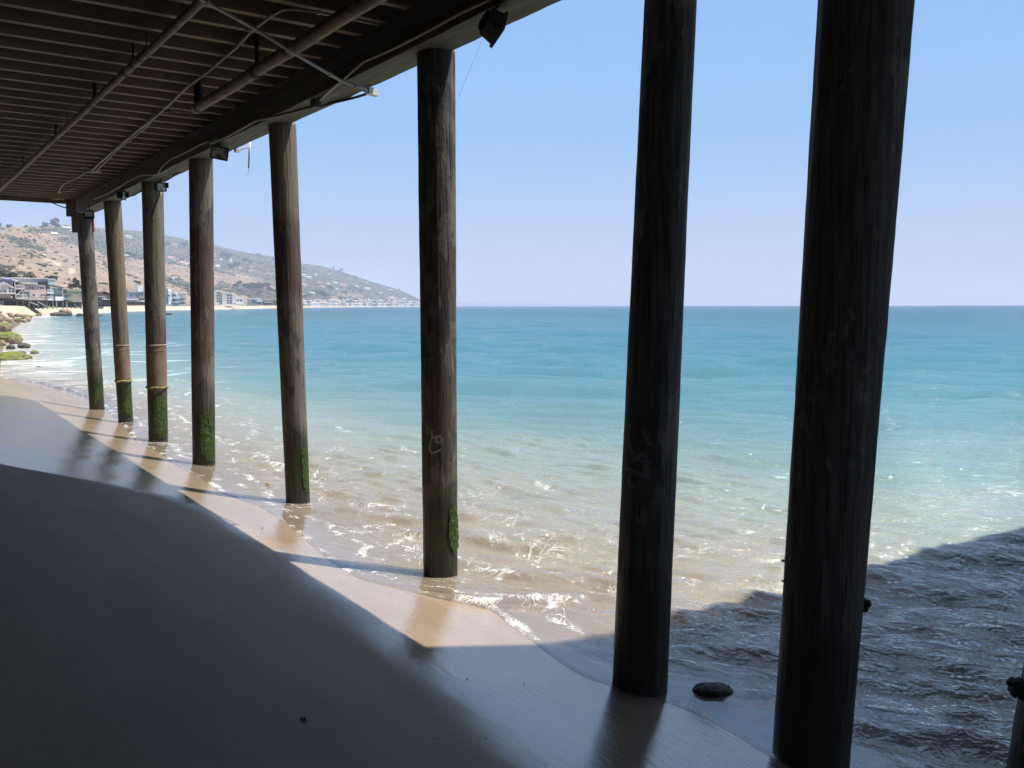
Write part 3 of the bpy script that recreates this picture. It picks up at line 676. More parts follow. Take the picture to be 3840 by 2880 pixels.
# white box at the beam edge, junction boxes, hanging tube, scrap
a, b = onz(1376, 338, ZB-.06), onz(1414, 350, ZB-.06)
bx_ = thing('junction_box', (a+b)/2, 'white electrical box sticking out past the beam edge', 'electrical box')
m = MB(); d = (b-a); m.bar(-d*.5, d*.5, .07, .075); m.build('housing', white_m, bx_); m = MB(); e = d.normalized(); m.tube([-d*.5-e*.05, -d*.5+e*.01], .028, 12); m.build('gland', cond_m, bx_)
c = onz(1185, 386, ZB-.05); bx_ = thing('junction_box', c, 'dark green grey junction box under the beam where two conduits meet', 'electrical box')
m = MB(); m.box((0, 0, 0), (.11, .13, .12), Matrix.Rotation(-AZ, 3, 'Z'), .9, .015); m.build('housing', weathered('box_paint', (.10, .105, .09), .4, 20.), bx_)
m = MB(); m.box((0, .02, .09), (.06, .03, .08), Matrix.Rotation(-AZ, 3, 'Z')); m.build('bracket', dark_m, bx_)
a = onn(937, 530, NO+.09); b = onn(932, 632, NO+.09); hg = thing('hanging_tube', a, 'slim white tube dangling below the beam with a frayed wire at its end', 'tube')
m = MB(); m.tube([(0, 0, 0), (b-a)*.9], .013, 10); m.build('tube', white_m, hg, True)
m = MB(); m.tube([(b-a)*.9, (b-a)*.98], .010, 8); m.tube([(b-a)*.98, (b-a)*1.08, (b-a)*1.2+Vector((-.02, 0, 0)), (b-a)*1.25+Vector((-.05, 0, 0))], .0018, 5); m.build('wire', cable_m, hg)
a = onz(888, 570, ZB-.05); m = MB(); m.box((0, 0, .02), (.07, .06, .05), Matrix.Rotation(-AZ, 3, 'Z')); m.tube([(0, 0, .0), (.09, .06, .07), (.2, .16, .10)], .012, 8)
tag(m.build('bracket', weathered('chipped_white', (.6, .55, .48), .3, 20.), None, loc=a), 'chipped white bracket on the outer beam edge near the hanging tube', 'bracket')
a, b = onz(333, 645, 5.62), onz(376, 643, 5.62); m = MB(); m.bar(-(b-a)/2, (b-a)/2, .10, .02)
tag(m.build('board_scrap', weathered('pale_board', (.55, .5, .42), .2, 6.), None, loc=(a+b)/2), 'pale scrap of board tacked across the joists', 'board')
a = onz(218, 746, 5.62); m = MB(); m.box((0, 0, 0), (.28, .10, .02))
tag(m.build('board_scrap', weathered('ochre_board', (.42, .32, .18), .2, 6.), None, loc=a), 'ochre scrap of board near the far deck edge', 'board')
m = MB(); a, b = onn(1818, 128, NO+.03), onn(1708, 392, NO+.03); m.tube([b*0, (b-a)*.5+Vector((-.006, 0, -.01)), b-a], .0012, 4)
tag(m.build('wire', cable_m, None, loc=a), 'hair thin wire hanging from the beam beside the chalked pile', 'wire')
def flood(c, label, aim, sz, hood=True, roll=0., white=False):
    """box floodlight: tapered housing, frame, glass, visor, knuckle and stem; aim = direction the glass looks"""
    rt = thing('flood_light', c, label, 'floodlight', 'floodlights along the beam')
    q = Vector(aim).normalized().to_track_quat('Z', 'Y').to_matrix() @ Matrix.Rotation(roll, 3, 'Z')
    def L(v): return q @ Vector(v)
    m = MB(); m.box(L((0, 0, -.10*sz)), (.30*sz, .22*sz, .16*sz), q, 1.18, .03*sz); 
    for k in range(5): m.box(L((0, (-.08+.04*k)*sz, -.20*sz)), (.18*sz, .008, .05*sz), q)
    m.build('housing', dark_m, rt)
    m = MB()
    for x, y, w_, h_ in ((0, .125, .37, .03), (0, -.125, .37, .03), (.17, 0, .03, .22), (-.17, 0, .03, .22)): m.box(L((x*sz, y*sz, -.004*sz)), (w_*sz, h_*sz, .035*sz), q)
    m.build('frame', dark_m, rt)
    m = MB(); m.box(L((0, 0, -.012*sz)), (.31*sz, .22*sz, .01*sz), q); m.build('glass', white_m if white else lens_m, rt)
    if hood:
     m = MB(); m.box(L((0, .14*sz, .06*sz)), (.36*sz, .012, .13*sz), q); m.box(L((.18*sz, .06*sz, .05*sz)), (.012, .16*sz, .10*sz), q); m.build('visor', dark_m, rt)
    top = Vector((0, 0, ZB-c.z)); m = MB(); m.tube([L((0, 0, -.16*sz)), L((0, 0, -.16*sz)).lerp(top, .5)+Vector((0, 0, .01)), top], .016*sz+.006, 10); m.build('stem', dark_m, rt)
    return rt
flood(onz(1872, 112, 5.10), 'nearest black floodlight, tilted corner down and facing the sea, under the beam', (.80, .30, -.42), .74, False, roll=R(52))
flood(onz(823, 574, 5.16), 'black floodlight with a pale dusty glass facing the camera, second from the near end', (.15, -.72, -.12), .72, roll=R(-10))
flood(onz(606, 702, 5.14), 'small square black floodlight turned to sea at the head of a far pile', (.8, -.45, -.1), .62, roll=R(5))
flood(onz(465, 734, 5.14), 'black floodlight in profile under the beam between two far piles', (.95, .1, -.1), .62, roll=R(0))
flood(onz(334, 803, 5.06), 'wide floodlight with white glass on the farthest pile', (.15, -.8, -.35), .62, roll=R(180), white=True)
# ------------------------------------------------------------------ hills behind the bay
pxs = np.array([-900, 0, 70, 150, 240, 330, 430, 545, 625, 700, 798, 875, 948, 1025, 1085, 1131, 1208, 1290, 1367, 1424, 1470, 1505, 1538, 1575, 1592, 1640])
ysk = np.array([800, 852, 850, 848, 842, 846, 856, 866, 878, 895, 913, 933, 950, 961, 972, 986, 996, 1018, 1047, 1064, 1078, 1089, 1104, 1123, 1138, 1149.])
drk = np.interp(pxs, [-900, 0, 150, 300, 500, 800, 1030, 1200, 1370, 1500, 1592, 1640], [1300, 1500, 1700, 2400, 3000, 3500, 3800, 4000, 4200, 4400, 4600, 4700])
rco = np.interp(pxs, [-900, 0, 100, 150, 300, 420, 560, 700, 880, 1000, 1130, 1350, 1500, 1572, 1640], [120, 190, 245, 292, 390, 500, 610, 740, 930, 1250, 1750, 2700, 3500, 4150, 4350])
def hill(px, q):
    """world point of the hillside: px picks the bearing, q runs from the beach (0) over the crest (1)"""
    px = np.asarray(px, float); q = np.asarray(q, float)
    el = np.array([math.atan2(ray(x, y).z, ray(x, y).y) for x, y in zip(pxs, ysk)])
    ey = np.interp(px, pxs, np.tan(el)); dr = np.interp(px, pxs, drk); rc = np.interp(px, pxs, rco)
    tx = (px-1920)/F/math.cos(PITCH)                       # bearing on the level
    d = rc + (dr-rc)*q
    x, y = tx*d*.9985, d
    flat = np.minimum(90/(dr-rc), .12)
    qq = np.clip((q-flat)/(1-flat), 0, 1)
    amp = (dr-rc)
    a_, b_ = x*.8+y*.6, -x*.6+y*.8
    spur = 1-np.abs(fbm(a_/620, b_/1400+3, o=4, seed=41))*2.1
    n2 = fbm(x/170, y/210, o=4, seed=47)
    z = 3.2 + (d*ey-.4)*np.where(q <= 1, qq**.80, 1-(q-1)*1.6)
    z = z + np.sin(np.clip(qq, 0, 1)*math.pi)**.8*(spur-.45)*(.055*amp**.80)*np.clip(d*ey/60, 0, 1) + n2*np.clip(qq*6, 0, 1)*np.where(q > .93, .25, 1)*np.clip(d*ey/25, .1, 5)*.85
    beach = np.clip((q*(dr-rc))/42, 0, 1)
    z = np.where(q*(dr-rc) < 60, np.minimum(z, -.6 + beach*3.6), z)
    return x, y, z
cols = np.concatenate([np.arange(-900, -20, 40), np.arange(-20, 1645, 4.5)])
rows = np.concatenate([[-.004, 0], np.geomspace(.004, .1, 22), np.linspace(.1, 1., 150)[1:], np.linspace(1.02, 1.5, 12)])
CX, RQ = np.meshgrid(cols, rows, indexing='ij')
hx, hy, hz_ = hill(CX, RQ)
def gully(x, y): return fbm((x*.8+y*.6)/260, (-x*.6+y*.8)/520, o=4, seed=61)
dr_ = np.interp(CX, pxs, drk); rc_ = np.interp(CX, pxs, rco); ed = RQ*(dr_-rc_)
_d = np.stack([hx, hy, hz_-H], -1) @ np.array(M3)                  # where each patch of slope lies, to place groves, cuts and roads
vx, vy = 1920-F*_d[..., 0]/_d[..., 2], 1440+F*_d[..., 1]/_d[..., 2]
def patches(lst, px=vx, py=vy):
    o = np.zeros_like(px)
    for cx, cy, rx, ry, a in lst:
        ca, sa_ = math.cos(R(a)), math.sin(R(a)); dx, dy = px-cx, py-cy
        o = np.maximum(o, np.exp(-(((dx*ca+dy*sa_)/rx)**2 + ((-dx*sa_+dy*ca)/ry)**2)**1.5))
    return o
GREEN = [(105, 918, 85, 13, 18), (190, 866, 120, 13, 4), (260, 905, 60, 14, 10), (20, 1040, 60, 26, 0), (475, 950, 80, 20, 8), (640, 935, 80, 40, 5), (450, 900, 110, 28, 6), (905, 990, 130, 28, 6), (970, 1092, 55, 26, 8), (1045, 1108, 45, 12, 12), (660, 1062, 60, 14, 18), (715, 1092, 40, 8, 10), (900, 1082, 22, 12, 0), (1215, 1112, 30, 18, 20), (1345, 1093, 40, 10, 5), (1300, 1060, 150, 24, 20), (1400, 1080, 90, 20, 20), (1330, 1130, 50, 10, 0), (1180, 1060, 60, 30, 20), (850, 960, 60, 20, 10), (830, 1040, 35, 20, 30), (110, 950, 60, 8, 25)]
TANP = [(690, 982, 38, 13, 8), (1118, 1104, 24, 14, 25), (520, 1000, 60, 40, 10), (900, 1045, 120, 22, 12), (880, 1020, 60, 10, 18), (1320, 1106, 70, 9, 4), (1262, 1122, 55, 9, 14), (1232, 1062, 14, 12, 50), (70, 975, 70, 34, 15), (30, 925, 40, 12, 28), (280, 1040, 60, 30, 0), (550, 1070, 120, 16, 6), (180, 990, 90, 26, 5), (760, 1040, 40, 26, 25), (1500, 1130, 30, 8, 20)]
PALE = [(108, 914, 30, 1.8, 17), (75, 893, 22, 1.6, 14), (48, 970, 17, 4, 18), (82, 1000, 15, 5, 15), (175, 932, 26, 1.6, 14), (275, 925, 22, 2., 55), (165, 955, 9, 3, 0), (180, 975, 30, 6, 5), (215, 990, 26, 9, 20), (270, 1015, 20, 14, 0), (500, 968, 60, 1.6, 3), (1120, 1100, 18, 9, 25), (690, 985, 30, 9, 8), (1232, 1064, 8, 8, 50), (1010, 1024, 40, 2, 4), (560, 1000, 60, 1.5, 2)]
gp, tp_ = patches(GREEN), patches(TANP)
green = sm(-.18, .30, .9*gp - .75*tp_ - .10 + gully(hx, hy) + .62*sm(900, 1330, CX) + .42*sm(.42, .75, RQ)*sm(150, 500, CX) - .24*sm(500, 200, CX)*sm(.85, .5, RQ) - .12)
t = NT('dry_hillside'); pos = t.pos(); ga = t.attr('green'); ba = t.attr('shore')
n1 = t.noise(pos, .012, 6, .62); n2 = t.noise(pos, .055, 5, .65); n3 = t.noise(t.scl(pos, (1, 1, .4)), .16, 4, .6)
dry = t.mix(t.rng(n1, .32, .68), (.185, .127, .080), (.298, .212, .138)); dry = t.mix(t.rng(n2, .52, .68, 0, .6), dry, (.155, .115, .085)); dry = t.mix(t.rng(n1, .62, .70, 0, .8), dry, (.40, .31, .22))
scr = t.mix(t.rng(n2, .3, .7), (.048, .055, .030), (.095, .095, .055))
gm = t.rng(t.math('ADD', ga, t.math('MULTIPLY', t.math('SUBTRACT', t.math('ADD', n2, n3), 1.), .9)), .40, .62)
hc = t.mix(gm, dry, scr)
rocky = t.math('MULTIPLY', t.attr('rocky'), t.rng(n3, .50, .62))
hc = t.mix(rocky, hc, t.mix(t.rng(t.noise(pos, .4, 3), .4, .6), (.20, .15, .125), (.58, .50, .42)))
hc = t.mix(t.rng(t.noise(pos, .028, 6, .7), .47, .62, 0, .75), hc, (.150, .118, .092)); hc = t.mix(t.math('MULTIPLY', t.rng(t.math('ADD', t.math('MULTIPLY', t.attr('pale'), .8), t.math('MULTIPLY', t.math('SUBTRACT', t.math('ADD', n3, n2), 1.), 1.9)), .50, .72), .85), hc, (.47, .37, .275)); hc = t.mix(ba, hc, (.43, .35, .25))
hmat = t.end(t.bsdf(hc, .95, t.bump(t.math('ADD', n2, n3), .6, 3.), .1))
rocky_a = np.exp(-((CX-235)/75)**2 - ((RQ-.40)/.17)**2)
grid_obj('hills', hx, hy, hz_, hmat, dict(pale=patches(PALE), green=green, shore=1-sm(44, 66, ed), rocky=rocky_a))['kind'] = 'structure'
# far side of the bay, almost lost in the haze
xs = np.linspace(1500, 2360, 220); m = MB()
yt = np.interp(xs, [1500, 1720, 1850, 2000, 2200, 2330, 2360], [1132, 1135, 1136, 1139.5, 1143.5, 1147, 1149]) - 1.3*(1+fbm(xs/22, xs*0, o=3, seed=3))
for k, (x, y) in enumerate(zip(xs, yt)):
    a = ony(x, 1149, 12800); b = ony(x, y, 13000); c = ony(x, y+1, 13800); m.v += [(a.x, a.y, -9), (b.x, b.y, max(b.z, .5)), (c.x, c.y, -2)]
m.f = [(3*k+j, 3*k+3+j, 3*k+4+j, 3*k+1+j) for k in range(len(xs)-1) for j in (0, 1)]
m.build('distant_hills', weathered('far_land', (.10, .10, .085), .2, .01))['kind'] = 'structure'

# scrub: far too many bushes to count
rs = np.random.RandomState(8); m = MB()
v0, f0 = ico(1)
cx_ = rs.uniform(-20, 1585, 22000); cq = rs.uniform(.03, .99, 22000)**.85
bx_, by_, bz_ = hill(cx_, cq)
dr2 = np.interp(cx_, pxs, drk)-np.interp(cx_, pxs, rco)
gg = gully(bx_, by_) + .62*sm(900, 1330, cx_) + .42*sm(.42, .75, cq)*sm(150, 500, cx_) - .22*sm(500, 200, cx_)*sm(.85, .5, cq) - .12 + .5*vnoise(bx_/45, by_/45, seed=77)
_d = np.stack([bx_, by_, bz_-H], -1) @ np.array(M3); sx_, sy_ = 1920-F*_d[:, 0]/_d[:, 2], 1440+F*_d[:, 1]/_d[:, 2]
gg = gg + .7*patches(GREEN, sx_, sy_) - .45*patches(TANP, sx_, sy_) - .05
ok = (rs.rand(22000) < np.clip(gg*1.1+.30, .06, .95)) & (cq*dr2 > 95)
for x, y, z, r_ in list(zip(bx_[ok], by_[ok], bz_[ok], rs.rand(22000)))[:11000]:
    d = math.hypot(x, y); r = (.7+1.5*r_**2)*(1+.35*d/3000)
    q = v0*(1+.35*rs.uniform(-1, 1, (len(v0), 1)))*np.array([r*rs.uniform(.9, 1.8), r*rs.uniform(.9, 1.6), r*rs.uniform(.55, .9)])
    m.add([(x+a, y+b, z+r*.25+c) for a, b, c in q], f0)
t = NT('scrub_leaves'); pn = t.noise(t.pos(), .02, 3); pn2 = t.noise(t.pos(), .5, 3, .7)
scrub_m = t.end(t.bsdf(t.mix(t.rng(pn2, .3, .7), t.mix(t.rng(pn, .35, .65), (.030, .038, .018), (.062, .056, .034)), t.mix(t.rng(pn, .35, .65), (.062, .072, .034), (.115, .10, .065))), .9, None, .1))
tag(m.build('scrub', scrub_m), 'grey green chaparral scrub dotted all over the hillside', 'scrub', kind='stuff')

# ------------------------------------------------------------------ trees on the hills and along the shore road
leaf_m = {}
for k, c in enumerate([(.045, .062, .026), (.070, .085, .035), (.038, .050, .032)]):
    t = NT('tree_leaves_%d' % k); n = t.noise(t.pos(), .6, 3, .7); leaf_m[k] = t.end(t.bsdf(t.mix(t.rng(n, .3, .7), tuple(x*.5 for x in c), tuple(x*1.6 for x in c)), .8, None, .15))
bark_m = weathered('tree_bark', (.11, .085, .065), .3, 3.)
def crown_mesh(seed, shape, leaves=560):
    rr = random.Random(seed); m = MB()
    cl = []
    for k in range(11 if shape != 'tall' else 13):
        if shape == 'tall': h = .30+.66*k/12; w = .30*math.sin(min(1, (1.08-h)*2.0)*1.5)+.03; cl.append((rr.uniform(-w, w)*.7, rr.uniform(-w, w)*.7, h, .17*(1.25-h*.6)))
        elif shape == 'flat': a = rr.random()*6.28; w = rr.random()**.5*.42; cl.append((w*math.cos(a), w*math.sin(a), rr.uniform(.62, .86), rr.uniform(.10, .17)))
        else: a = rr.random()*6.28; w = rr.random()**.5*.34; cl.append((w*math.cos(a), w*math.sin(a), rr.uniform(.34, .80), rr.uniform(.14, .24)))
    for i in range(leaves):
        c = rr.choice(cl); d = Vector((rr.gauss(0, 1), rr.gauss(0, 1), rr.gauss(0, .8))).normalized()*c[3]*rr.uniform(.45, 1.08)
        p = Vector(c[:3])+d; s = rr.uniform(.036, .078); q = Quaternion((rr.gauss(0, 1), rr.gauss(0, 1), rr.gauss(0, 1), rr.gauss(0, 1))).normalized()
        m.add([p+q @ Vector(v)*s for v in ((-1, -.6, 0), (.2, -.9, .2), (1, .3, 0), (-.1, .9, -.2))], [(0, 1, 2, 3)])
    return m, cl
protos = []
for k, (sh, lm) in enumerate([('round', 0), ('tall', 2), ('flat', 1), ('round', 1), ('round', 2)]):
    root = bpy.data.objects.new('tree', None); COL.objects.link(root)
    cm, cl = crown_mesh(50+k, sh); cm.build('crown', leaf_m[lm], root)
    m = MB(); m.tube([(0, 0, -.06), (.01, .01, .25), (0, .02, .62)], [.032, .024, .010], 7)
    for c in cl[:5]: m.tube([(0, .01, .28+.04*rnd.random()), (c[0]*.55, c[1]*.55, c[2]*.8), c[:3]], [.014, .009, .003], 5)
    m.build('trunk', bark_m, root); protos.append(root)
used = set()
def place(proto, loc, size, label, cat, group=None, name=None, sz=1.):
    r = proto if proto.name not in used else copy_tree(proto)
    used.add(proto.name)
    r.location = loc; r.scale = (size*sz, size*sz, size); r.rotation_euler[2] = rnd.uniform(0, 6.28)
    for k in ('label', 'category', 'group'):
        if k in r: del r[k]
    tag(r, label, cat, group); return r
def hillpt(px, py):
    """first point of the hillside under a photo pixel"""
    q = np.linspace(.012, 1., 700); x, y, z = hill(np.full(700, float(px)), q)
    r = ray(px, py); need = H+r.z/r.y*y
    i = np.where(z >= need)[0]; i = i[0] if len(i) else 699
    return Vector((x[i], y[i], z[i]))
TR = [(196, 858, 24, 0, 'round dark tree on the ridge skyline, left one of two near the far pile', 1.0), (234, 858, 34, 1, 'tall dark tree on the ridge skyline just left of the far pile', 1.25),
      (59, 866, 23, 2, 'spreading tree on the skyline right of the ridge top house', 1.1), (27, 855, 17, 1, 'small pointed tree behind the ridge top house', .9), (5, 858, 16, 0, 'tree at the left end of the ridge skyline', 1.1), (121, 858, 13, 2, 'small lone tree on the low dip of the skyline', 1.2), (181, 856, 9, 3, 'little bushy tree left of the round skyline tree', 1.3),
      (952, 960, 10, 1, 'small lone tree on the ridge between two middle piles', 1.), (980, 966, 15, 2, 'clump tree on the ridge right of the lone one', 1.3), (1000, 968, 8, 0, 'last small tree on the same stretch of ridge', 1.2),
      (1258, 1012, 12, 1, 'narrow tree standing up from the headland crest', .8), (1288, 1022, 14, 2, 'flat topped tree on the headland crest', 1.3), (1275, 1024, 10, 0, 'low round tree between the narrow and the flat topped one', 1.4), (1333, 1042, 9, 0, 'pair tree midway down the headland crest, upper', 1.1), (1343, 1044, 9, 3, 'pair tree midway down the headland crest, lower', 1.1), (1374, 1056, 9, 2, 'small tree lower down the headland crest', 1.2), (1500, 1090, 8, 1, 'thin tree near the end of the headland', 1.), (1461, 1083, 6, 1, 'tiny pointed tree before the end of the headland', 1.)]
for x, y, h, k, lb, wd in TR:
    p = hillpt(x, y); place(protos[k], p, h/F*p.y*1.12, lb, 'tree', 'trees on the skyline', sz=wd)
MID = [(628, 930, 26, 4), (645, 925, 20, 0), (706, 928, 24, 0), (500, 962, 20, 0), (520, 968, 18, 4), (545, 978, 16, 0), (470, 958, 14, 4), (880, 1008, 22, 4), (900, 1000, 20, 0), (850, 968, 22, 0), (868, 972, 24, 4), (930, 985, 20, 0), (950, 990, 16, 3), (895, 1080, 20, 0), (908, 1070, 18, 4), (930, 1085, 26, 0), (950, 1088, 30, 4), (972, 1088, 32, 0), (990, 1086, 28, 4), (1008, 1082, 24, 0), (1020, 1096, 22, 3), (1042, 1100, 20, 0), (1060, 1104, 20, 4), (985, 1104, 14, 3),
       (1200, 1106, 22, 0), (1216, 1112, 24, 4), (1228, 1118, 20, 0), (1240, 1082, 14, 0), (1250, 1086, 12, 4), (1302, 1106, 16, 0), (1318, 1086, 12, 4), (1335, 1090, 14, 0), (1352, 1094, 12, 4), (1360, 1096, 12, 0), (1282, 1126, 16, 3), (1298, 1128, 14, 0), (1340, 1132, 14, 4), (1365, 1134, 12, 0), (1410, 1144, 12, 0), (1455, 1132, 12, 4), (1470, 1130, 10, 0), (1522, 1142, 12, 0), (1150, 1120, 16, 4), (1140, 1140, 18, 0), (1170, 1112, 14, 0), (600, 1085, 10, 3), (530, 1068, 16, 0), (520, 1060, 10, 4), (650, 1056, 14, 0), (665, 1066, 9, 3), (710, 1075, 8, 0), (98, 912, 9, 0), (155, 908, 7, 3), (35, 930, 9, 4)]
for x, y, h, k in MID:
    p = hillpt(x, y); place(protos[k], p, h/F*p.y, 'dark green tree or large bush standing on the slope below the skyline', 'tree', 'trees on the slopes', sz=1.35)
# palms and bushes behind the beach houses
frond_m = weathered('palm_frond', (.085, .095, .042), .4, 3.)
def palm(loc, h, label, seed):
    rr = random.Random(seed); rt = thing('palm_tree', loc, label, 'palm', 'palms behind the beach houses')
    m = MB(); m.tube([(0, 0, 0), (.1, 0, h*.5), (.05, .1, h*.86)], [.28, .2, .17], 8); m.build('trunk', bark_m, rt)
    m = MB()
    for k in range(26):
        a = k*2.4; up = rr.uniform(-.5, 1.); L = h*rr.uniform(.20, .27)
        d = Vector((math.cos(a), math.sin(a), 0)); pts = [Vector((.05, .1, h*.86))+d*L*s_+Vector((0, 0, L*(up*s_-.9*s_*s_))) for s_ in (0, .35, .7, 1)]
        w_ = d.cross(Vector((0, 0, 1)))*L*.13
        m.add([q+w_*s_ for q, s_ in zip(pts, (.3, 1, .8, .1))]+[q-w_*s_ for q, s_ in zip(pts, (.3, 1, .8, .1))], [(i, i+1, i+5, i+4) for i in range(3)])
    m.build('crown', frond_m, rt)
p = ony(108, 1046, 345); palm((p.x, p.y, 4), p.z+36/F*345-4, 'taller spreading palm rising behind the grey flat roofed house', 3)
p = ony(119, 1046, 350); palm((p.x, p.y, 4), p.z+24/F*345-4, 'shorter palm beside the spreading one behind the grey house', 4)
for x, yb, h, d, k, lb in [(18, 1062, 46, 360, 0, 'broad dark tree rising behind the house at the far left'), (42, 1054, 34, 365, 4, 'dark tree with a ragged crown left of the palms'), (2, 1050, 40, 370, 3, 'olive tree at the left edge behind the rooftops'),
                           (178, 1052, 20, 362, 3, 'low bushy tree behind the grey flat roof'), (202, 1052, 22, 364, 0, 'low dark tree behind the grey roof, right of the bushy one'), (285, 1080, 36, 372, 1, 'narrow dark conifer behind the olive green house'), (270, 1082, 22, 372, 0, 'bushy tree left of the narrow conifer'), (305, 1084, 20, 374, 4, 'bushy tree behind the far pile above the olive green house'), (98, 1058, 14, 345, 0, 'small dense tree at the foot of the palms')]:
    p = ony(x, yb, d); hh = h/F*d; place(protos[k], (p.x, p.y, p.z-.15*hh), hh*1.15, lb, 'tree', 'trees behind the beach houses', sz=1.3 if k != 1 else .9)

# ------------------------------------------------------------------ houses
def flatmat(name, c, var=.10): return weathered(name, c, var, .6, .8, .1, .01)
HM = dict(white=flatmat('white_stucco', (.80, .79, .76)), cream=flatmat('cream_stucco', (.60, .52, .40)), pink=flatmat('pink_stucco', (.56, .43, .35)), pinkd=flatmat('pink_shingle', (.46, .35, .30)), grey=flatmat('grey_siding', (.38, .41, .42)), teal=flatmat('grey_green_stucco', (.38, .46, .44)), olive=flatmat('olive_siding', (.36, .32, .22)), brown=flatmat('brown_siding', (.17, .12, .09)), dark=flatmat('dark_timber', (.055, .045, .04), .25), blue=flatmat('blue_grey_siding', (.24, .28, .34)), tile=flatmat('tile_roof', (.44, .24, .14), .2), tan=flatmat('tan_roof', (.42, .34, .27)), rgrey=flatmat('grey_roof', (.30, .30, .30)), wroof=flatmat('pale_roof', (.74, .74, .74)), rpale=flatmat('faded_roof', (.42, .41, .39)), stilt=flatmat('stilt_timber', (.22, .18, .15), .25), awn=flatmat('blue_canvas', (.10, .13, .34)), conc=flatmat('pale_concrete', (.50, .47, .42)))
g2 = NT('house_glass'); HM['glass'] = g2.end(g2.bsdf((.045, .06, .075), .12, None, .5))
g2 = NT('blue_glass'); HM['bglass'] = g2.end(g2.bsdf((.10, .125, .16), .15, None, .5))
class House:
    """local frame: x along the picture, y away from the camera, z up; sizes come from photo pixels at distance d"""
    def __init__(s, px, py, d, label, group=None, name='beach_house', cat='house'):
        p = ony(px, py, d); s.d = d; s.k = d/F; s.px = px; s.z0 = p.z
        s.py = py; s.root = thing(name, p, label, cat, group, rotz=-math.atan2(p.x, p.y)*.85+R(24))
    def b(s, nm, x0, x1, y0, y1, depth, mat, off=0., parent=None, taper=None):
        """box between photo columns x0..x1 and rows y0 (top)..y1 (bottom)"""
        m = MB(); k = s.k; m.box((((x0+x1)/2-s.px)*k, off+depth/2, (s.py-(y0+y1)/2)*k), ((x1-x0)*k, depth, (y1-y0)*k)); return m.build(nm, HM[mat], parent or s.root)
    def wedge(s, nm, x0, x1, yl, yr, th, depth, mat, off=0.):
        """sloping roof slab: top rows yl at the left, yr at the right"""
        m = MB(); k = s.k; a = ((x0-s.px)*k, (s.py-yl)*k); c = ((x1-s.px)*k, (s.py-yr)*k); t_ = th*k
        vs = [(a[0], off, a[1]-t_), (c[0], off, c[1]-t_), (c[0], off, c[1]), (a[0], off, a[1])]; vs += [(x, off+depth, z) for x, _, z in vs]
        m.add(vs, [(0, 1, 2, 3), (5, 4, 7, 6), (3, 2, 6, 7), (1, 0, 4, 5), (0, 3, 7, 4), (2, 1, 5, 6)]); return m.build(nm, HM[mat], s.root)
    def gable(s, nm, x0, x1, ye, yr, depth, mat, off=0.):
        m = MB(); k = s.k; a, c = (x0-s.px)*k, (x1-s.px)*k; ze, zr = (s.py-ye)*k, (s.py-yr)*k; ins = (c-a)*.12
        m.add([(a, off, ze), (c, off, ze), (c, off+depth, ze), (a, off+depth, ze), (a+ins, off+depth/2, zr), (c-ins, off+depth/2, zr)], [(0, 1, 5, 4), (2, 3, 4, 5), (1, 2, 5), (3, 0, 4), (3, 2, 1, 0)])
        return m.build(nm, HM[mat], s.root)
    def win(s, x0, x1, y0, y1, off, mat='glass', mull=1, frame='white'):
        f_ = s.b('window', x0, x1, y0, y1, .10, mat, off-.06)
        m = MB(); k = s.k; w_ = .09
        X0, X1, Z0, Z1 = (x0-s.px)*k, (x1-s.px)*k, (s.py-y1)*k, (s.py-y0)*k
        for i in range(mull+2): xx = X0+(X1-X0)*i/(mull+1); m.box((xx, off-.08, (Z0+Z1)/2), (w_, .10, Z1-Z0+.1))
        for z in (Z0, Z1): m.box(((X0+X1)/2, off-.083, z), (X1-X0+.1, .10, w_))
        m.build('frame', HM[frame], f_)
    def rail(s, x0, x1, y0, y1, off, mat='white', n=6):
        m = MB(); k = s.k; X0, X1, Z0, Z1 = (x0-s.px)*k, (x1-s.px)*k, (s.py-y1)*k, (s.py-y0)*k
        m.box(((X0+X1)/2, off, Z1), (X1-X0, .12, .12)); m.box(((X0+X1)/2, off, Z0+.1), (X1-X0, .12, .12))
        for i in range(n+1): m.box((X0+(X1-X0)*i/n, off+.003, (Z0+Z1)/2), (.10, .09, Z1-Z0))
        m.build('railing', HM[mat], s.root)
    def stilts(s, xs, y0, y1, offs=(.6, 4.), mat='stilt', w=.38):
        for x in xs:
            for o in offs: s.b('stilt', x-w/s.k/2, x+w/s.k/2, y0, y1, w, mat, o)
    def brace(s, x0, y0, x1, y1, off, mat='conc', w=.25):
        m = MB(); k = s.k; m.bar(((x0-s.px)*k, off, (s.py-y0)*k), ((x1-s.px)*k, off, (s.py-y1)*k), w, w); m.build('brace', HM[mat], s.root)
GB = 'houses on stilts above the beach'
h = House(130, 1126, 300, 'pink two storey beach house on dark timber stilts', GB)
h.b('wall', 88, 172, 1088, 1125, 9, 'pink', 0); h.b('upper_wall', 88, 172, 1072, 1087.9, 8.9, 'pinkd', .5); h.wedge('roof', 86, 172, 1066, 1070, 4, 9.6, 'pinkd', .2); h.wedge('roof', 87, 142, 1061, 1064, 4, 8, 'cream', -.2)
h.win(114, 131, 1075, 1085, .5); h.win(150, 168, 1075, 1085, .5); h.win(122, 133, 1102, 1112, 0, 'bglass', 0); h.win(151, 170, 1102, 1112, 0, 'bglass', 1); h.win(93, 113, 1094, 1115, -.1, 'bglass', 0, 'grey')
h.b('balcony', 172, 196, 1098, 1101, 3.2, 'white', -.8); h.b('balcony', 172, 194, 1123, 1126, 3.2, 'white', -.8); h.rail(173, 195, 1085, 1098, -.7); h.rail(173, 193, 1110, 1123, -.7); h.b('recess', 172.2, 192, 1072, 1122.8, 5, 'dark', 1.6)
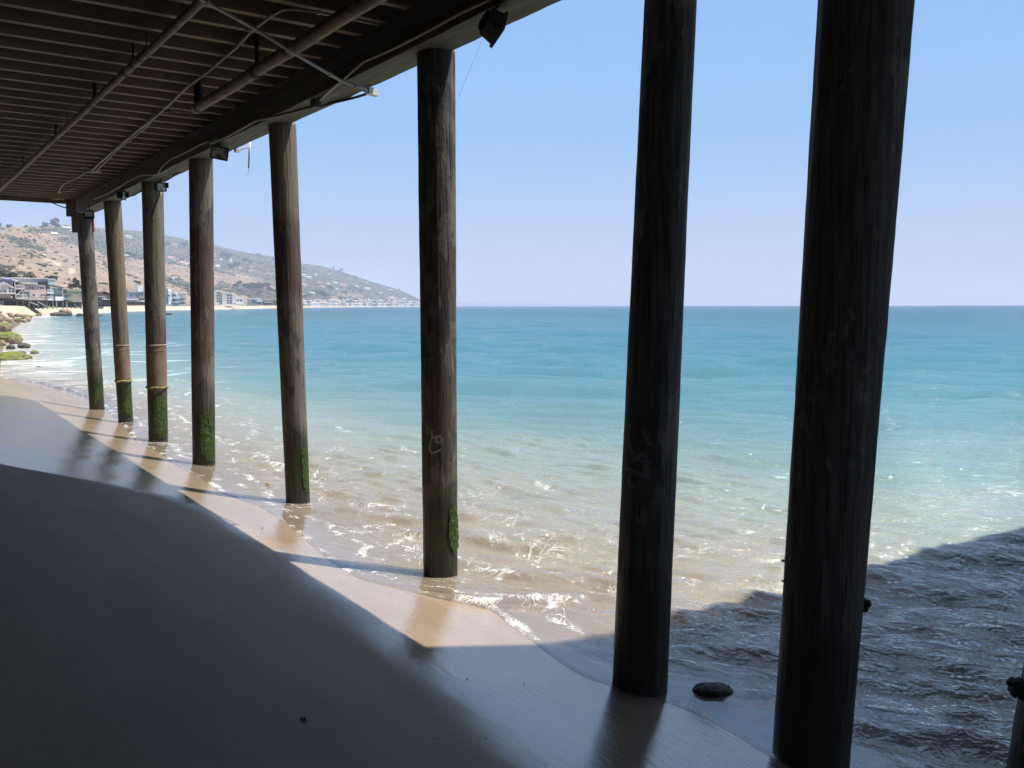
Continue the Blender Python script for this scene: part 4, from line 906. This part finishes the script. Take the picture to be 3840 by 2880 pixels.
h.b('floor_beam', 95, 196, 1126.2, 1130, 8.6, 'dark', .4); h.stilts([112, 144, 175], 1130, 1160); h.brace(112, 1132, 142, 1144, .3); h.brace(141, 1130, 173, 1150, .3); h.b('under_floor', 97, 192, 1130, 1156, .4, 'dark', 7.)
h = House(62, 1122, 296, 'dark framed house with two open timber decks, left of the pink one', GB)
h.b('wall', 40, 60, 1046, 1110, 8, 'blue', 2); h.b('wall', 60, 87, 1056, 1110, 7, 'dark', 3); h.wedge('roof', 20, 73, 1040, 1051, 5, 9, 'wroof', .5); h.b('deck', 57, 90, 1083, 1085.5, 4, 'conc', -.6); h.b('deck', 58, 97, 1118, 1122, 5, 'conc', -.8); h.rail(58, 89, 1070, 1083, -.5); h.rail(59, 96, 1105, 1118, -.7)
h.brace(62, 1106, 84, 1088, -.2, 'wroof'); h.b('post', 57, 59.5, 1050, 1122, .3, 'conc', -.3); h.b('post', 87.5, 89.5, 1068, 1120, .3, 'conc', -.3); h.b('awning', 20, 46, 1048, 1053, 2, 'awn', -1.2)
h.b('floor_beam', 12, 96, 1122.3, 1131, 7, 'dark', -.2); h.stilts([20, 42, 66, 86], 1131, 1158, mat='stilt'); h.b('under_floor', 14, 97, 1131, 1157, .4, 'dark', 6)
h = House(20, 1112, 292, 'white house at the far left with pale awnings and patio furniture', GB)
h.b('wall', -30, 42, 1062, 1102, 8, 'white', 2.5); h.b('chimney', 1, 16, 1026, 1042, 3, 'conc', 4); h.wedge('roof', -30, 12, 1040, 1042, 4, 8, 'rgrey', 1.5); h.wedge('awning', -30, 18, 1062, 1066, 2, 3, 'wroof', -1.); h.wedge('awning', 16, 50, 1058, 1078, 2.5, 2.5, 'wroof', -.6); h.win(2, 16, 1084, 1099, 2.5, 'bglass'); h.win(20, 34, 1084, 1099, 2.5, 'bglass')
h.b('deck', -30, 52, 1099, 1103, 5, 'cream', -1.2); h.rail(-30, 50, 1088, 1099, -1.1); h.b('porch_wall', -30, 40, 1104, 1118, 5, 'cream', .4); h.b('floor_beam', -30, 52, 1118.2, 1128, 6, 'dark', -.5); h.stilts([6, 14], 1128, 1165, mat='conc')
h = House(190, 1124, 306, 'grey flat roofed modern house with stepped pale terraces, behind the pink one', GB)
h.b('wall', 79, 203, 1045, 1082, 10, 'grey', 6); h.b('parapet', 77, 205, 1042.5, 1045, 10.6, 'wroof', 5.7); h.b('wall', 203, 228, 1047, 1066, 9, 'teal', 5); h.b('parapet', 202, 230, 1044.5, 1047, 9.4, 'wroof', 4.8); h.b('recess', 170, 203, 1057, 1086, 1, 'dark', 4.8)
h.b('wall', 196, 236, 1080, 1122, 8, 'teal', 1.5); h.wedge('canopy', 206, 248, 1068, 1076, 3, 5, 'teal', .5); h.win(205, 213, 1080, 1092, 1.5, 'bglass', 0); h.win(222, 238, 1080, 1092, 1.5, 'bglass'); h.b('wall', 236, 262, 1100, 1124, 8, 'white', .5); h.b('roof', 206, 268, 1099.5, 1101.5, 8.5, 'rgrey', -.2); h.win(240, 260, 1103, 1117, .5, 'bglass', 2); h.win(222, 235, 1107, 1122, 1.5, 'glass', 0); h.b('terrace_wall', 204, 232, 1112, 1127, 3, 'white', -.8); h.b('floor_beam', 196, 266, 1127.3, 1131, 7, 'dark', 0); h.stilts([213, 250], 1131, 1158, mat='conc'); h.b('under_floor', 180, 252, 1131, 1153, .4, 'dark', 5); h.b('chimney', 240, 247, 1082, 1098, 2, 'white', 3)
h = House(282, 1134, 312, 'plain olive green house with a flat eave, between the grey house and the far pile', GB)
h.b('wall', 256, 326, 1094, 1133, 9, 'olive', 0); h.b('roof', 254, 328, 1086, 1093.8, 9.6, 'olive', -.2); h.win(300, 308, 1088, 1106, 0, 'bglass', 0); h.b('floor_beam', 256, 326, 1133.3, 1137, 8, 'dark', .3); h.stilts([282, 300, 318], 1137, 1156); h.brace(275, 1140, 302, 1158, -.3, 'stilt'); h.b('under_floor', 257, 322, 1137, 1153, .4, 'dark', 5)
h = House(385, 1142, 330, 'brown timber house with gabled roof between two far piles', GB)
h.b('wall', 352, 384, 1100, 1142, 8, 'brown', 0); h.wedge('roof', 350, 386, 1094, 1088, 4, 9, 'tan', -.5); h.b('wall', 384, 425, 1104, 1142, 7, 'brown', 1.5); h.wedge('roof', 383, 399, 1098, 1090, 3, 8, 'brown', 1); h.wedge('roof', 399, 428, 1090, 1102, 3, 8, 'tan', 1); h.b('deck', 352, 384, 1112, 1114, 3, 'cream', -1.5); h.rail(353, 384, 1106, 1112, -1.4, 'stilt'); h.b('deck', 384, 425, 1122, 1124, 3, 'wroof', -.5); h.win(358, 376, 1118, 1130, 0); h.win(390, 404, 1110, 1120, 1.5); h.b('floor_beam', 352, 425, 1142.3, 1150, 7, 'dark', .2); h.b('stair', 362, 380, 1150, 1158, 4, 'stilt', -2)
h = House(510, 1144, 470, 'long low grey house with white sunshades behind the third far pile', GB)
h.b('wall', 470, 548, 1098, 1126, 9, 'blue', 2); h.b('roof', 484, 546, 1093, 1097.8, 9, 'rgrey', 1.6); h.b('wall', 530, 548, 1072, 1098, 4, 'white', 4); h.win(490, 506, 1104, 1114, 2); h.win(514, 530, 1104, 1114, 2); h.b('terrace', 468, 548, 1126, 1130, 8, 'conc', -1); h.b('sunshade', 474, 515, 1120, 1124.5, 3, 'wroof', -2); h.b('sunshade', 524, 548, 1127, 1131, 3, 'wroof', -2); h.b('canopy', 522, 548, 1116, 1119, 4, 'tile', -.5); h.b('seawall', 474, 548, 1132, 1144, 6, 'brown', .4); h.stilts([480, 500, 530], 1126, 1144, mat='dark', offs=(-.6,))
h = House(660, 1146, 540, 'tall white and blue grey modern house with stacked balconies', GB)
h.b('wall', 617, 634, 1084, 1136, 9, 'blue', 1); h.b('wall', 634, 648, 1092, 1142, 9, 'white', .5); h.b('tower', 637, 649, 1084, 1091.8, 5, 'white', 2); h.b('wall', 648, 674, 1096, 1142, 9, 'white', 2.); h.b('roof', 647, 664, 1093, 1096, 9, 'wroof', 0); h.win(631, 640, 1105, 1111, .5, 'glass', 0); h.b('wall', 674, 705, 1102, 1142, 8, 'cream', 2.6); h.b('roof', 672, 707, 1096, 1099, 9, 'wroof', 1)
for y in (1112, 1128): h.b('balcony', 648, 672, y+6, y+8, 3.5, 'wroof', -1.2); h.rail(649, 672, y, y+6, -1.1, 'white', 7); h.b('balcony', 674, 704, y+2, y+4, 3.5, 'white', -.6); h.win(652, 668, y-9, y+4, 2., 'glass', 2)
h.b('seawall', 620, 705, 1140, 1148, 6, 'conc', -.5)
h = House(846, 1146, 940, 'pale grey apartment block of two towers with dark window bays on the beach', None, 'apartment_building', 'apartments')
h.b('wall', 798, 830, 1092, 1140, 14, 'conc', 2); h.b('wall', 834, 880, 1100, 1142, 14, 'conc', 0); h.b('link_wall', 830, 834, 1096, 1140, 10, 'grey', 4); h.wedge('roof', 811, 830, 1088, 1091, 2, 12, 'wroof', 3); h.b('parapet', 836, 881, 1097.5, 1099.8, 14, 'wroof', -.2)
for y in (1096, 1106, 1116, 1126): h.win(815, 830, y, y+7, 2., 'glass', 1)
for y in (1105, 1115, 1125, 1133): h.win(851, 861, y, y+6.5, 0, 'glass', 0); h.win(862, 871, y, y+6.5, 0, 'glass', 0); h.b('balcony', 871, 880, y-3, y+1.5, 2, 'white', -1)
h.b('terrace', 800, 882, 1142.2, 1147, 8, 'white', -4)
h = House(905, 1146, 960, 'low blue white house with a pale roof right of the apartment block', GB); h.b('wall', 886, 916, 1120, 1138, 9, 'white', 2); h.b('roof', 884, 918, 1117, 1120, 9.4, 'wroof', 1.6); h.win(890, 898, 1124, 1131, 2.); h.win(902, 912, 1124, 1131, 2.); h.b('fence_wall', 884, 926, 1138, 1147, 3, 'cream', -1)
h = House(965, 1146, 980, 'two storey grey glassy house with white balconies, left of a middle pile', GB); h.b('wall', 942, 985, 1120, 1144, 10, 'grey', 1); h.b('roof', 940, 978, 1119, 1121.8, 11, 'wroof', .2); h.win(946, 958, 1126, 1137, 1, 'glass', 1); h.b('balcony', 962, 985, 1128, 1131, 4, 'white', -1.5); h.rail(963, 985, 1123, 1128, -1.4); h.win(964, 982, 1133, 1141, 1, 'bglass', 2); h.b('shed', 928, 950, 1136, 1146, 5, 'rgrey', -3)
h = House(1015, 1146, 1010, 'long low tan roofed house just left of a middle pile', GB); h.b('wall', 988, 1042, 1127, 1144, 10, 'brown', 1); h.b('roof', 986, 1044, 1120, 1127, 11, 'tan', .2); h.b('sunshade', 990, 1022, 1132, 1134.5, 4, 'wroof', -2); h.win(1024, 1036, 1130, 1138, 1)
h = House(25, 873, 1500, 'white house with a terracotta roof alone on the ridge top at the left', None, 'hill_house'); p = hillpt(25, 866); h.root.location = p; h.py = 866; h.d = p.y; h.k = p.y/F
h.b('wall', 12, 50, 853, 867, 12, 'white', 2); h.wedge('roof', 11, 30, 852, 849, 3, 13, 'tile', 1.2); h.wedge('roof', 30, 52, 849, 853, 3, 13, 'tile', 1.2); h.b('chimney', 15, 18, 847, 855, 2, 'white', 3); h.win(18, 26, 857, 862, 2); h.win(30, 42, 857, 862, 2); h.b('garage', -6, 8, 860, 867, 8, 'white', 3)
HL = [(282, 864, 40, 12, 'wroof', 'white', 'long pale roofed house on the dark ridge left of the far pile'), (232, 885, 26, 12, 'cream', 'cream', 'cream house half hidden in scrub below the ridge'), (505, 893, 22, 9, 'wroof', 'white', 'white house high on the slope between the second and third far piles'), (492, 966, 22, 10, 'rgrey', 'dark', 'dark low house on the tan slope between two far piles'), (667, 920, 40, 5, 'wroof', 'white', 'long thin white roofed house high above the tall modern one'), (660, 973, 30, 9, 'tile', 'white', 'red roofed white house above a bare orange slope'), (663, 1046, 10, 4, 'wroof', 'white', 'tiny white hut at the edge of the scrub slope'),
      (810, 963, 30, 12, 'tile', 'cream', 'orange roofed house in trees above the left middle pile'), (842, 978, 10, 8, 'wroof', 'white', 'small white house right of the orange roofed one'), (879, 984, 12, 10, 'wroof', 'white', 'white gabled house among dark trees on the upper slope'), (830, 1003, 18, 8, 'cream', 'white', 'pair of pale cottages low in the trees'), (935, 987, 10, 6, 'wroof', 'white', 'small white roof behind the big orange villa'), (912, 1010, 12, 6, 'tan', 'cream', 'low cream house left of the big orange villa'),
      (1148, 1036, 16, 7, 'wroof', 'white', 'white house highest on the slope right of a middle pile'), (1168, 1045, 22, 8, 'wroof', 'white', 'broad white house on the headland slope'), (1192, 1034, 12, 8, 'wroof', 'white', 'narrow white house above the broad one'), (1150, 1072, 22, 7, 'tan', 'cream', 'tan roofed house above the orange cut bank'), (1180, 1104, 20, 7, 'wroof', 'white', 'flat white house beside a round dark grove'), (1218, 1080, 20, 7, 'tile', 'cream', 'red roofed house on the middle of the slope'), (1265, 1064, 22, 6, 'wroof', 'white', 'long white house in the dark upper woods'), (1295, 1074, 30, 8, 'tile', 'cream', 'wide terracotta roofed villa on the headland'), (1345, 1077, 14, 6, 'wroof', 'white', 'grey white house right of the terracotta villa'), (1386, 1088, 26, 8, 'wroof', 'white', 'bright flat roofed house on a grassy shelf'), (1245, 1030, 14, 4, 'wroof', 'grey', 'pale house under the headland crest'), (1382, 1062, 12, 4, 'wroof', 'grey', 'pale house lower under the headland crest'), (1320, 1048, 10, 4, 'wroof', 'grey', 'pale house midway under the headland crest'), (1430, 1102, 14, 6, 'wroof', 'white', 'white house stepping down towards the point'), (1470, 1090, 20, 5, 'rgrey', 'grey', 'long grey roof on the crest near the point'), (1478, 1120, 22, 6, 'wroof', 'white', 'white terrace house near the end of the headland'), (1520, 1126, 16, 8, 'wroof', 'white', 'white house above the rocks of the point'), (1270, 1088, 12, 6, 'wroof', 'white', 'small white house beside a dark hedge on the middle slope'), (1205, 1064, 10, 5, 'wroof', 'white', 'small white house left of the bare tan bank')]
for x, y, w_, hh, rf, wl, lb in HL:
    h = House(x, y, 1500, lb, 'houses scattered on the hillside', 'hill_house'); p = hillpt(x, y); h.root.location = p; h.d = p.y; h.k = p.y/F
    dp = w_*h.k*.6; hh *= 1.25; w_ *= 1.05; rf = 'rpale' if rf == 'wroof' else rf; h.root.rotation_euler[2] += R(18)
    h.b('wall', x-w_/2, x+w_/2, y-hh*.55, y+2, dp, wl, 0); h.gable('roof', x-w_*.56, x+w_*.56, y-hh*.54, y-hh, dp*1.1, rf, -dp*.05)
    for k in range(max(1, int(w_//9))): xx = x-w_/2+w_*(k+.5)/max(1, int(w_//9)); h.b('window', xx-w_*.05-.4, xx+w_*.05+.4, y-hh*.40, y-hh*.14, .12, 'glass', -.08)
# the big villa on its own shelf
h = House(972, 1022, 1800, 'big cream villa with a broad orange tiled roof on a shelf above bare slopes', None, 'villa'); p = hillpt(972, 1024); h.root.location = p; h.d = p.y; h.k = p.y/F
h.b('wall', 942, 1003, 1010, 1025, 22, 'cream', 0); h.wedge('roof', 945, 965, 1008, 998, 3, 22, 'tile', -1); h.wedge('roof', 965, 1004, 998, 1010, 3, 22, 'tile', -1); h.b('wing', 938, 955, 1006, 1019, 14, 'cream', -5); h.wedge('roof', 936, 957, 1004, 1002, 2.5, 15, 'tile', -5.6); h.b('tower', 950, 958, 996, 1008, 8, 'cream', 4)
for k in range(6): h.b('window', 960+k*7, 963+k*7, 1014, 1020, .15, 'glass', -.1)
h.b('garden_wall', 1003, 1034, 1023, 1026, 3, 'brown', 4)
# the long row of small houses along the far beach
rr = random.Random(5); x = 1108; row = 0
while x < 1590 or row < 1:
    if x > 1590: x = 1112; row = 1
    w_ = rr.uniform(9, 22)*(1-.35*sm(1350, 1590, x)); hh = rr.uniform(10, 17)*(1-.4*sm(1350, 1590, x)); yb = 1147+.5*rr.random()-row*9
    d = float(np.interp(x, pxs, rco))+(38 if row == 0 else 95)
    wl, rf = rr.choice([('white', 'wroof'), ('cream', 'tan'), ('grey', 'rgrey'), ('white', 'rgrey'), ('brown', 'rgrey'), ('cream', 'tile'), ('white', 'wroof')])
    nm_ = dict(white='white', cream='cream', grey='grey', brown='brown')[wl]
    h = House(x, yb, d, '%s beach house, one of the long row of small ones along the far shore' % nm_, 'row of %s houses on the far shore' % nm_, 'shore_house')
    dp = 9.; h.b('wall', x-w_/2, x+w_/2, yb-hh*.75, yb+1.5, dp, wl, 0); h.gable('roof', x-w_*.54, x+w_*.54, yb-hh*.74, yb-hh*1.05, dp*1.1, 'rpale' if rf == 'wroof' else rf, -.5); h.root.rotation_euler[2] += R(16)
    for k in range(2): xx = x-w_/4+w_/2*k; h.b('window', xx-w_*.08, xx+w_*.08, yb-hh*.50, yb-hh*.26, .2, 'glass', -.15)
    x += w_*rr.uniform(.75, 1.25)

# ------------------------------------------------------------------ boulders, stones, people, boat
def rockmat(name, c, moss):
    t = NT(name); o = t.obj(); a = t.noise(o, 2.2, 6, .65); b = t.noise(o, 9., 4, .7); nz = t.n('SeparateXYZ', {0: t.n('NewGeometry').outputs['Normal']}).outputs[2]
    col = t.mix(t.rng(a, .3, .7), tuple(x*.55 for x in c), tuple(min(1, x*1.3) for x in c)); col = t.mix(t.rng(b, .55, .7, 0, .6), col, tuple(x*.35 for x in c))
    if moss:
        mk = t.math('MULTIPLY', t.rng(t.math('ADD', nz, t.math('MULTIPLY', t.math('SUBTRACT', a, .5), 2.6)), .15, .7), moss)
        col = t.mix(mk, col, t.mix(t.rng(b, .3, .7), (.065, .08, .016), (.21, .23, .045)))
    return t.end(t.bsdf(col, .75, t.bump(t.math('ADD', a, b), .8, .06), .3))
RM = [rockmat('tan_rock', (.33, .24, .16), 0), rockmat('mossy_rock', (.16, .14, .10), 1.), rockmat('dark_wet_rock', (.10, .085, .07), 0), rockmat('half_mossy_rock', (.24, .19, .13), .75)]
def boulder(px0, px1, py0, py1, d, label, mat, seed, group=None, name='boulder', depth=None, sub=4):
    v, f_ = ico(sub); k = d/F; a = ony((px0+px1)/2, py1, d); rx, rz = (px1-px0)*k/2, (py1-py0)*k
    ry = depth or rx*.8
    n_ = .30*fbm(v[:, 0]*1.3+seed, v[:, 1]*1.3, v[:, 2]*1.3, o=5, seed=seed) - .22*np.abs(vnoise(v[:, 0]*2.2+seed, v[:, 1]*2.2, v[:, 2]*2.2, seed=seed+3))
    q = v*(1+n_)[:, None]; q = np.sign(q)*np.abs(q)**.88; q = q*np.array([rx, ry, rz*.62]); m = MB(); m.v = [tuple(p+np.array([0, 0, rz*.36])) for p in q]; m.f = list(f_)
    o = m.build(name, RM[mat], None, sub > 3, loc=(a.x, a.y+ry*.5, a.z)); return tag(o, label, 'rock', group)
GR = 'boulders on the left shore'
boulder(-45, 98, 1318, 1376, 46.5, 'big boulder thick with green algae, nearest of the shore rocks', 1, 3, GR)
boulder(92, 122, 1340, 1366, 47.5, 'small mossy rock touching the big algae covered boulder', 3, 8, GR)
boulder(-30, 66, 1244, 1290, 69, 'bright green mossy boulder second from the nearest one', 1, 12, GR); boulder(30, 80, 1258, 1292, 66, 'olive coloured low rock beside the bright green boulder', 3, 15, GR); boulder(-20, 20, 1274, 1310, 62, 'brown rock at the left edge below the bright green boulder', 3, 17, GR)
boulder(22, 52, 1292, 1312, 58, 'small pointed grey rock alone in the wash', 2, 20, GR); boulder(64, 108, 1286, 1304, 60, 'flat dark rock awash in foam', 2, 22, GR); boulder(110, 142, 1313, 1332, 52.5, 'small mossy rock alone in the foam, right of the others', 3, 25, GR); boulder(54, 92, 1316, 1330, 53, 'low dark stone between two foam streaks', 2, 27, GR); boulder(132, 152, 1372, 1380, 41, 'little dark stone in the shallow wash', 2, 28, GR)
boulder(-30, 38, 1208, 1246, 96, 'tan and green boulder at the foot of the rock heap', 3, 31, GR); boulder(52, 76, 1192, 1210, 165, 'dark mossy rock at the tip of the rock heap', 1, 33, GR); boulder(80, 116, 1178, 1196, 190, 'yellow green rock reaching out from the heap', 1, 35, GR); boulder(134, 156, 1174, 1190, 262, 'small yellow green rock on the wet sand', 1, 36, GR)
boulder(216, 264, 1156, 1184, 268, 'big brown boulder standing in the surf below the houses', 0, 41, GR); boulder(180, 240, 1170, 1184, 264, 'long flat rock left of the big brown boulder', 2, 43, GR); boulder(282, 316, 1174, 1186, 262, 'dark rock in the water left of the far pile', 2, 45, GR); boulder(366, 386, 1180, 1185, 262, 'low reddish rock just right of the far pile', 2, 46, GR); boulder(618, 644, 1172, 1181, 300, 'small black rock out in the bay between two piles', 2, 47, GR); boulder(540, 556, 1270, 1274, 80, 'tiny dark rock barely showing in the bay', 2, 48, GR)
rr = random.Random(21)
for k in range(46):
    fx = rr.random(); x = -30+fx*135; d = 120+rr.random()*95; yb = 1200-18*fx+26*(1-(d-120)/95)-34*(1-fx)*rr.random()*.9; w_ = rr.uniform(9, 26)*150/d
    boulder(x-w_/2, x+w_/2, yb-w_*rr.uniform(.5, .8), yb, d, 'brown angular boulder in the heap below the left houses', rr.choice([0, 0, 0, 3]), 60+k, 'boulders of the rock heap', sub=3)
p = gnd(2672, 2606); d = p.y; boulder(2600, 2752, 2572, 2612, d, 'dark wet stone lying in the shaded ripples between two columns', 2, 5, None, 'stone', depth=.085)
p = gnd(1140, 2704); boulder(1121, 1157, 2690, 2706, p.y, 'pale grey pebble alone on the dark sand', 0, 9, None, 'pebble')
p = gnd(1003, 1819); boulder(990, 1016, 1808, 1822, p.y, 'small tan stone in the foam by a pile foot', 0, 10, None, 'pebble')
for k, (x, y, lb) in enumerate([(983, 1982, 'tiny dark pebble on the sunlit sand'), (1222, 2082, 'tiny brown pebble near the sunlit foam'), (1752, 2548, 'tiny dark pebble on the shaded wet sand'), (1964, 2566, 'tiny dark pebble nearer the shaded waterline'), (1822, 2770, 'tiny pebble low in the shaded wet sand'), (1640, 2772, 'tiny pebble at the edge of the dark sand')]):
    p = gnd(x, y); boulder(x-4.5, x+4.5, y-3.5, y+1.5, p.y, lb, 2, 70+k, None, 'pebble', sub=2)
skin = flatmat('bare_skin', (.50, .32, .22)); cloth = flatmat('pale_cloth', (.55, .42, .36)); hair = flatmat('dark_hair', (.04, .03, .02))  # one even skin colour
def person(px, py, d, h, label, lean):
    p = ony(px, py, d); rt = thing('person', (p.x, p.y, p.z), label, 'person', 'people on the far beach')
    vs = [(0, 0, .53), (0, 0, .68), (0, 0, .82), (0, 0, .88), (0, 0, .945), (.09, 0, .80), (.13, .02, .63), (.15, -.03, .48), (-.09, 0, .80), (-.13, .02, .63), (-.14, -.03, .48), (.05, 0, .50), (.06+lean, -.02, .27), (.07-lean, .03, .02), (-.05, 0, .50), (-.06-lean, .02, .27), (-.07+lean, .05, .02)]
    ed_ = [(0, 1), (1, 2), (2, 3), (3, 4), (2, 5), (5, 6), (6, 7), (2, 8), (8, 9), (9, 10), (0, 11), (11, 12), (12, 13), (0, 14), (14, 15), (15, 16)]
    rad = [.085, .075, .09, .035, .062, .04, .028, .022, .04, .028, .022, .065, .04, .028, .065, .04, .028]
    me = bpy.data.meshes.new('body'); me.from_pydata([Vector(v)*h for v in vs], ed_, []); o = bpy.data.objects.new('body', me); COL.objects.link(o); o.parent = rt; me.materials.append(skin)
    sk_ = o.modifiers.new('skin', 'SKIN')
    for v, r in zip(me.skin_vertices[0].data, rad): v.radius = (r*h, r*h*.8)
    me.skin_vertices[0].data[0].use_root = True
    ss = o.modifiers.new('smooth', 'SUBSURF'); ss.levels = 1; ss.render_levels = 1
    m = MB(); m.tube([(0, 0, .48*h), (0, 0, .56*h), (0, 0, .66*h)], [.115*h, .11*h, .095*h], 12); m.build('shorts', cloth, rt, True)
    v, f_ = ico(2); m = MB(); m.v = [tuple(q*h*.066+np.array([0, .01*h, .962*h])) for q in v]; m.f = list(f_); m.build('hair', hair, rt, True)
person(186, 1162, 292, 1.75, 'person in pale shorts walking on the sand under the pink house', .05)
person(201, 1163, 292, 1.70, 'second person walking just right of the first on the far sand', -.04)
p = ony(2865, 1153.5, 2600); bt_ = thing('motor_boat', (p.x, p.y, 0), 'small white motor boat far out on the water near the horizon', 'boat', None, R(75))
m = MB(); L_ = 7.
sec = [(-.5, .85, .75), (-.2, .95, .75), (.15, .85, .85), (.38, .45, 1.), (.5, .03, 1.15)]
for x, w_, hh in sec: m.v += [(x*L_, -w_, hh), (x*L_, -w_*.55, -.2), (x*L_, w_*.55, -.2), (x*L_, w_, hh)]
for i in range(4): m.f += [(4*i+j, 4*i+j+1, 4*i+5+j, 4*i+4+j) for j in range(3)] + [(4*i+3, 4*i, 4*i+4, 4*i+7)]
m.f += [(3, 2, 1, 0), (16, 17, 18, 19)]; m.build('hull', HM['white'], bt_)
m = MB(); m.box((-.3, 0, 1.5), (2.2, 1.4, 1.3), None, .8, .1); m.build('cabin', HM['white'], bt_); m = MB(); m.box((.55, 0, 1.6), (.7, 1.3, .5), None, .8); m.build('windscreen', HM['glass'], bt_)
